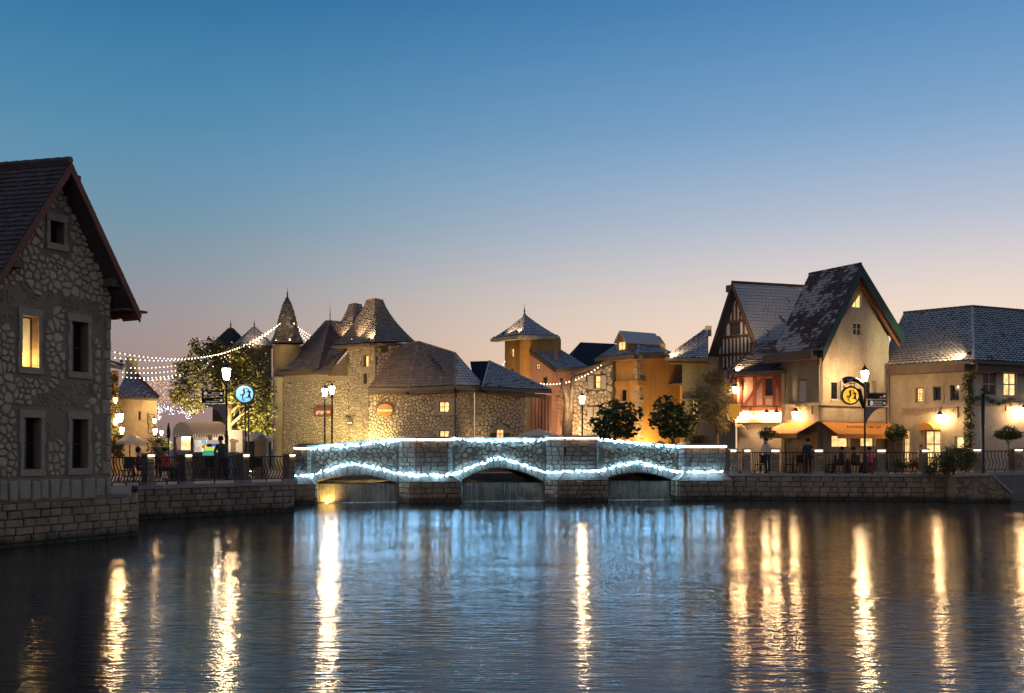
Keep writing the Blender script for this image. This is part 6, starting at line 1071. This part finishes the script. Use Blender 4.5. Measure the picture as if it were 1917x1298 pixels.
tree('small potted tree with lit leaves under the awning corner', 'tree', 1436, 50.8, [(1436, 806, .3, .7), (1428, 812, .3, .6), (1447, 812, .3, .6), (1436, 818, .35, .6)], 700, .06, m_topi, m_bark, .05, 1.2, .4, 57, ytop=828, br_=(4, .2, .2))
R = random.Random(61); sb = MB(); leaves(sb, [(P(x, y, 47 - (k % 3) * .25), r, .75) for k, (x, y, r) in enumerate(((1745, 875, .45), (1760, 862, .5), (1780, 850, .55), (1800, 848, .5), (1812, 862, .45), (1790, 868, .55), (1770, 876, .5), (1742, 882, .35), (1808, 878, .35), (1820, 852, .25)))], 4200, .06, R, 1.4, .35); T = thing('bush', 'leafy green bush spilling over the right quay wall', 'bush', (PX(1785, 47.3), 47.3, 1.25)); part('foliage', sb, m_topi, T); part('stem', MB().tube([(PX(1785, 47.3), 47.3, 1.25), P(1785, 865, 47.1)], .06, 6).tube([(PX(1770, 47.3), 47.3, 1.25), P(1762, 868, 47)], .04, 6), m_bark, T)
for px, lab in ((1680, 'flowering plants behind the railing under the ball topiary'), (1706, 'reddish flowering plants beside the pillar left of the bush')):
    sb = MB(); leaves(sb, [(P(px, 868, 48.9), .35, .8), (P(px + 10, 872, 48.9), .28, .8)], 380, .06, R, 1.5, .3); T = thing('shrub', lab, 'shrub', (PX(px, 48.9), 48.9, 1.24)); part('foliage', sb, m_ivy if px < 1700 else MAT('red_leaf', (.18, .06, .03), (.08, .05, .02), bump=0), T); part('stem', MB().tube([(PX(px, 48.9), 48.9, 1.24), P(px + 4, 868, 48.9)], .03, 5), m_bark, T)
# ------------------------------------------------------------------ festoon strings
tt = P(526, 602, 62.2)
for a, s, n, lab in ((P(200, 656, 32), 1.0, 62, 'topmost festoon string from the tall stone house to the pointed turret'), (P(200, 667, 33), .9, 58, 'second festoon string from the tall stone house to the pointed turret'), (P(241, 688, 50), .8, 44, 'festoon string from the beige house chimney to the pointed turret'), (P(226, 696, 50), 1.0, 46, 'festoon string from the beige house ridge to the pointed turret'), (P(217, 704, 50), 1.15, 46, 'lowest festoon string starting over the climbing plant'), (P(266, 711, 51), .9, 40, 'festoon string starting at the right slope of the beige house roof')):
    festoon(lab, a, tt + Vector((0, 0, -.05 * n / 40)), s, n, .026 if a.y > 40 else .02)
for k, (b, n) in enumerate(((P(600, 636, 66), 14), (P(596, 645, 66), 14), (P(588, 652, 66), 13))): festoon(('upper', 'middle', 'lower')[k] + ' festoon string running down right from the pointed turret', P(549, 603, 63), b, .15, n, .027)
festoon('festoon string from the frosted stone wing to the shuttered stone house', P(998, 714, 60), P(1128, 681, 59.8), .55, 22, .038); festoon('short festoon string behind the frosted wing beside the ochre tower', P(930, 693, 64), P(946, 673, 66), .1, 5, .038)
# ------------------------------------------------------------------ people and cafe furniture
m_skin = None
def cloth_mat(name, shoe, trous, shirt, split, neck):
    m = bpy.data.materials.new(name); m.use_nodes = True; nt = m.node_tree; N = nt.nodes; L = nt.links; b = N['Principled BSDF']; b.inputs['Roughness'].default_value = .8
    tc = N.new('ShaderNodeTexCoord'); sp = N.new('ShaderNodeSeparateXYZ'); L.new(tc.outputs['Object'], sp.inputs[0]); r = N.new('ShaderNodeValToRGB'); r.color_ramp.interpolation = 'CONSTANT'; e = r.color_ramp.elements
    st = [(0, shoe), (.10 / 2, trous), (split / 2, shirt), (neck / 2, (.42, .25, .17))]
    while len(e) < len(st): e.new(.5)
    for i, (p, c) in enumerate(st): e[i].position = p; e[i].color = (*c, 1)
    d = N.new('ShaderNodeMath'); d.operation = 'DIVIDE'; d.inputs[1].default_value = 2; L.new(sp.outputs[2], d.inputs[0]); L.new(d.outputs[0], r.inputs[0]); L.new(r.outputs[0], b.inputs['Base Color']); return m
m_flesh = MAT('skin', (.42, .25, .17), (.38, .22, .15), bump=0, rough=.6); m_hair = MAT('dark_hair', (.03, .02, .015), (.02, .014, .01), bs=60, bump=.5)
def person(label, x, y, z, heading, cols, pose='stand', hair=None, scale=1.0):
    T = thing('person', label, 'person', (x, y, z)); dz = -.42 if pose == 'sit' else 0
    V = []; E = []; Rr = []
    def v(p, r, par=None): V.append((p[0], p[1], p[2])); Rr.append(r); (E.append((par, len(V) - 1)) if par is not None else None); return len(V) - 1
    lean = .10 if pose == 'lean' else 0; pel = v((0, 0, .96 + dz), .145); wa = v((0, lean * .4, 1.12 + dz), .135, pel); ch = v((0, lean, 1.32 + dz), .155, wa); nk = v((0, lean * 1.2, 1.46 + dz), .065, ch); hb = v((0, lean * 1.4 + .02, 1.55 + dz), .075, nk); hm = v((0, lean * 1.4 + .03, 1.65 + dz), .095, hb); v((0, lean * 1.4 + .01, 1.74 + dz), .07, hm); v((0, lean * 1.4 + .125, 1.635 + dz), .018, hm)
    for s in (-1, 1):
        v((s * .088, lean * 1.4 + .02, 1.64 + dz), .022, hm); sh = v((s * .185, lean, 1.40 + dz), .07, ch); fw = .22 if pose != 'stand' else .06; el = v((s * .25, lean - .02 + fw * .3, 1.13 + dz), .05, sh); wrr = v((s * (.24 if pose == 'stand' else .17), fw + lean, .90 + dz if pose == 'stand' else 1.02 + dz), .034, el); pm = v((V[wrr][0], V[wrr][1] + .03, V[wrr][2] - .07), .036, wrr)
        for k in range(4): f1 = v((V[pm][0] + (k - 1.5) * .018, V[pm][1] + .02, V[pm][2] - .05), .0095, pm); v((V[f1][0], V[f1][1] + .015, V[f1][2] - (.035, .045, .04, .028)[k]), .008, f1)
        v((V[pm][0] - s * .035, V[pm][1] + .03, V[pm][2] - .01), .011, pm); hp2 = v((s * .095, 0, .9 + dz), .095, pel)
        if pose == 'sit': kn = v((s * .12, .42, .92 + dz), .07, hp2); an = v((s * .12, .44, .09), .045, kn)
        else: kn = v((s * .105, .02, .50), .066, hp2); an = v((s * .11, -.02, .09), .045, kn)
        v((s * .12, V[an][1] + .15, .045), .038, an)
    me = bpy.data.meshes.new('body'); me.from_pydata(V, E, []); o = bpy.data.objects.new('body', me); COL.objects.link(o); o.parent = T; T.rotation_euler = (0, 0, heading); T.scale = (scale,) * 3
    md = o.modifiers.new('skin', 'SKIN'); md.use_smooth_shade = True; ly = me.skin_vertices[0].data
    for i, r in enumerate(Rr): ly[i].radius = (r, r)
    ly[0].use_root = True; sb = o.modifiers.new('sub', 'SUBSURF'); sb.levels = 1; sb.render_levels = 2; me.materials.append(cloth_mat('clothes', *cols, .98 + dz, 1.45 + dz))
    h = MB().lathe((0, lean * 1.4 - .005, 1.62 + dz), [(.085, -.05 if hair else 0), (.112, .02), (.11, .09), (.07, .15), (.01, .17)], 12); ho = part('hair', h, m_hair, None); ho.parent = T; ho.location = (0, 0, 0)
    if 'category' in ho: del ho['category']
    return T
DK = (.02, .02, .022)
person('standing waiter in dark clothes seen from behind at the cafe railing', PX(1513, 49.6), 49.6, 1.24, 0, (DK, (.025, .025, .03), (.03, .03, .035)))
person('person in a white shirt leaning by the small potted tree', PX(1437, 50), 50, 1.24, 2.2, (DK, (.05, .045, .04), (.6, .55, .48)), 'lean')
person('seated diner in dark clothes at the cafe table, left of the pair', PX(1576, 50.2), 50.2, 1.24, 1.57, (DK, DK, (.05, .055, .05)), 'sit'); person('seated diner in a dark coat beside the amber sign post, right of the pair', PX(1598, 50.3), 50.3, 1.24, -1.57, (DK, DK, (.04, .03, .03)), 'sit')
person('person in a bright pink jacket behind the railing by the lamp post', PX(1627, 49.9), 49.9, 1.24, .4, (DK, (.04, .04, .06), (.55, .06, .16)), 'sit'); person('child with curly hair in the doorway of the tiled house', PX(1725, 51), 51, 1.24, 2.8, (DK, (.1, .1, .12), (.6, .5, .42)), 'stand', scale=.82)
person('person in a dark green top standing at the kiosk counter', PX(416, 41.2), 41.2, GZ, .7, (DK, (.03, .03, .03), (.025, .05, .045)), 'lean', scale=1.02); person('person in a red top seated behind the second railing', PX(309, 39.6), 39.6, GZ, -.6, (DK, DK, (.7, .07, .03)), 'sit'); person('person with long hair seated left of the first lit pillar', PX(259, 40.2), 40.2, GZ, -1.2, (DK, DK, (.05, .04, .04)), 'sit', hair=1); person('dark clad person standing left of the closed parasol', PX(297, 43), 43, GZ, 1, (DK, DK, (.03, .025, .025)), 'stand', scale=.95)
def chair(x, y, z, rot, label):
    T = thing('cafe_chair', label, 'chair', (x, y, z), 'dark cafe chairs on the terraces'); T.rotation_euler = (0, 0, rot); o0 = Vector((x, y, z)); B = lambda c, a, b, e: MB().box(o0 + Vector(c), a, b, e)
    part('seat', B((0, 0, .45), .44, .44, .04), m_black, T); part('backrest', B((0, -.21, .72), .42, .03, .42), m_black, T)
    for sx in (-.19, .19):
        for sy in (-.19, .19): part('leg', B((sx, sy, .215), .03, .03, .43), m_black, T)
    return T
for px, Y, rot, lab in ((1494, 50.0, .2, 'dark cafe chair between the waiter and the lit pillar'), (1477, 50.6, 1.4, 'dark cafe chair left of the waiter by the side wall'), (1556, 50.3, 1.5, 'dark cafe chair at the left end of the long railing'), (1612, 50.6, -1.5, 'dark cafe chair next to the person in pink'), (1424, 50.2, .5, 'dark cafe chair under the small potted tree'), (390, 41.3, .6, 'dark cafe chair in front of the kiosk counter'), (434, 41.0, -1.0, 'dark cafe chair under the tall street lamp by the kiosk'), (330, 40.6, 2.2, 'dark cafe chair under the closed parasol'), (482, 41.8, .3, 'dark cafe chair below the round blue sign'), (236, 38.8, .9, 'dark cafe chair behind the railing by the tall stone house')):
    chair(PX(px, Y), Y, GZ if px < 600 else 1.24, rot, lab)
def table(px, Y, label):
    x = PX(px, Y); z = GZ if px < 600 else 1.24; T = thing('cafe_table', label, 'table', (x, Y, z), 'round cafe tables'); part('tabletop', MB().lathe((x, Y, z + .72), [(.4, 0), (.4, .03)], 16), m_dframe, T); part('leg', MB().lathe((x, Y, z), [(.25, 0), (.25, .03), (.04, .06), (.04, .72)], 8), m_black, T)
for px, Y, lab in ((1587, 50.2, 'round cafe table between the two seated diners'), (1484, 50.9, 'round cafe table left of the standing waiter'), (320, 40.2, 'round table under the closed dark parasol'), (250, 39.6, 'round table behind the railing nearest the tall stone house'), (1640, 50.6, 'round cafe table behind the amber sign post')): table(px, Y, lab)
def planter(px, Y, w, label):
    x = PX(px, Y); T = thing('planter_box', label, 'planter', (x, Y, 1.24), 'planter boxes'); part('box', MB().box((x, Y, 1.24 + .3), w, .4, .6), m_barge, T); lf = MB(); R = random.Random(px); leaves(lf, [(Vector((x + (k - 1) * w * .3, Y, 1.95)), .2, .7) for k in range(3)], 160, .05, R, 1.3, .3); part('foliage', lf, m_ivy, T)
planter(1573, 51.6, 1.0, 'brown planter box under the left shop window'); planter(1626, 52.4, .9, 'brown planter box under the right shop window')
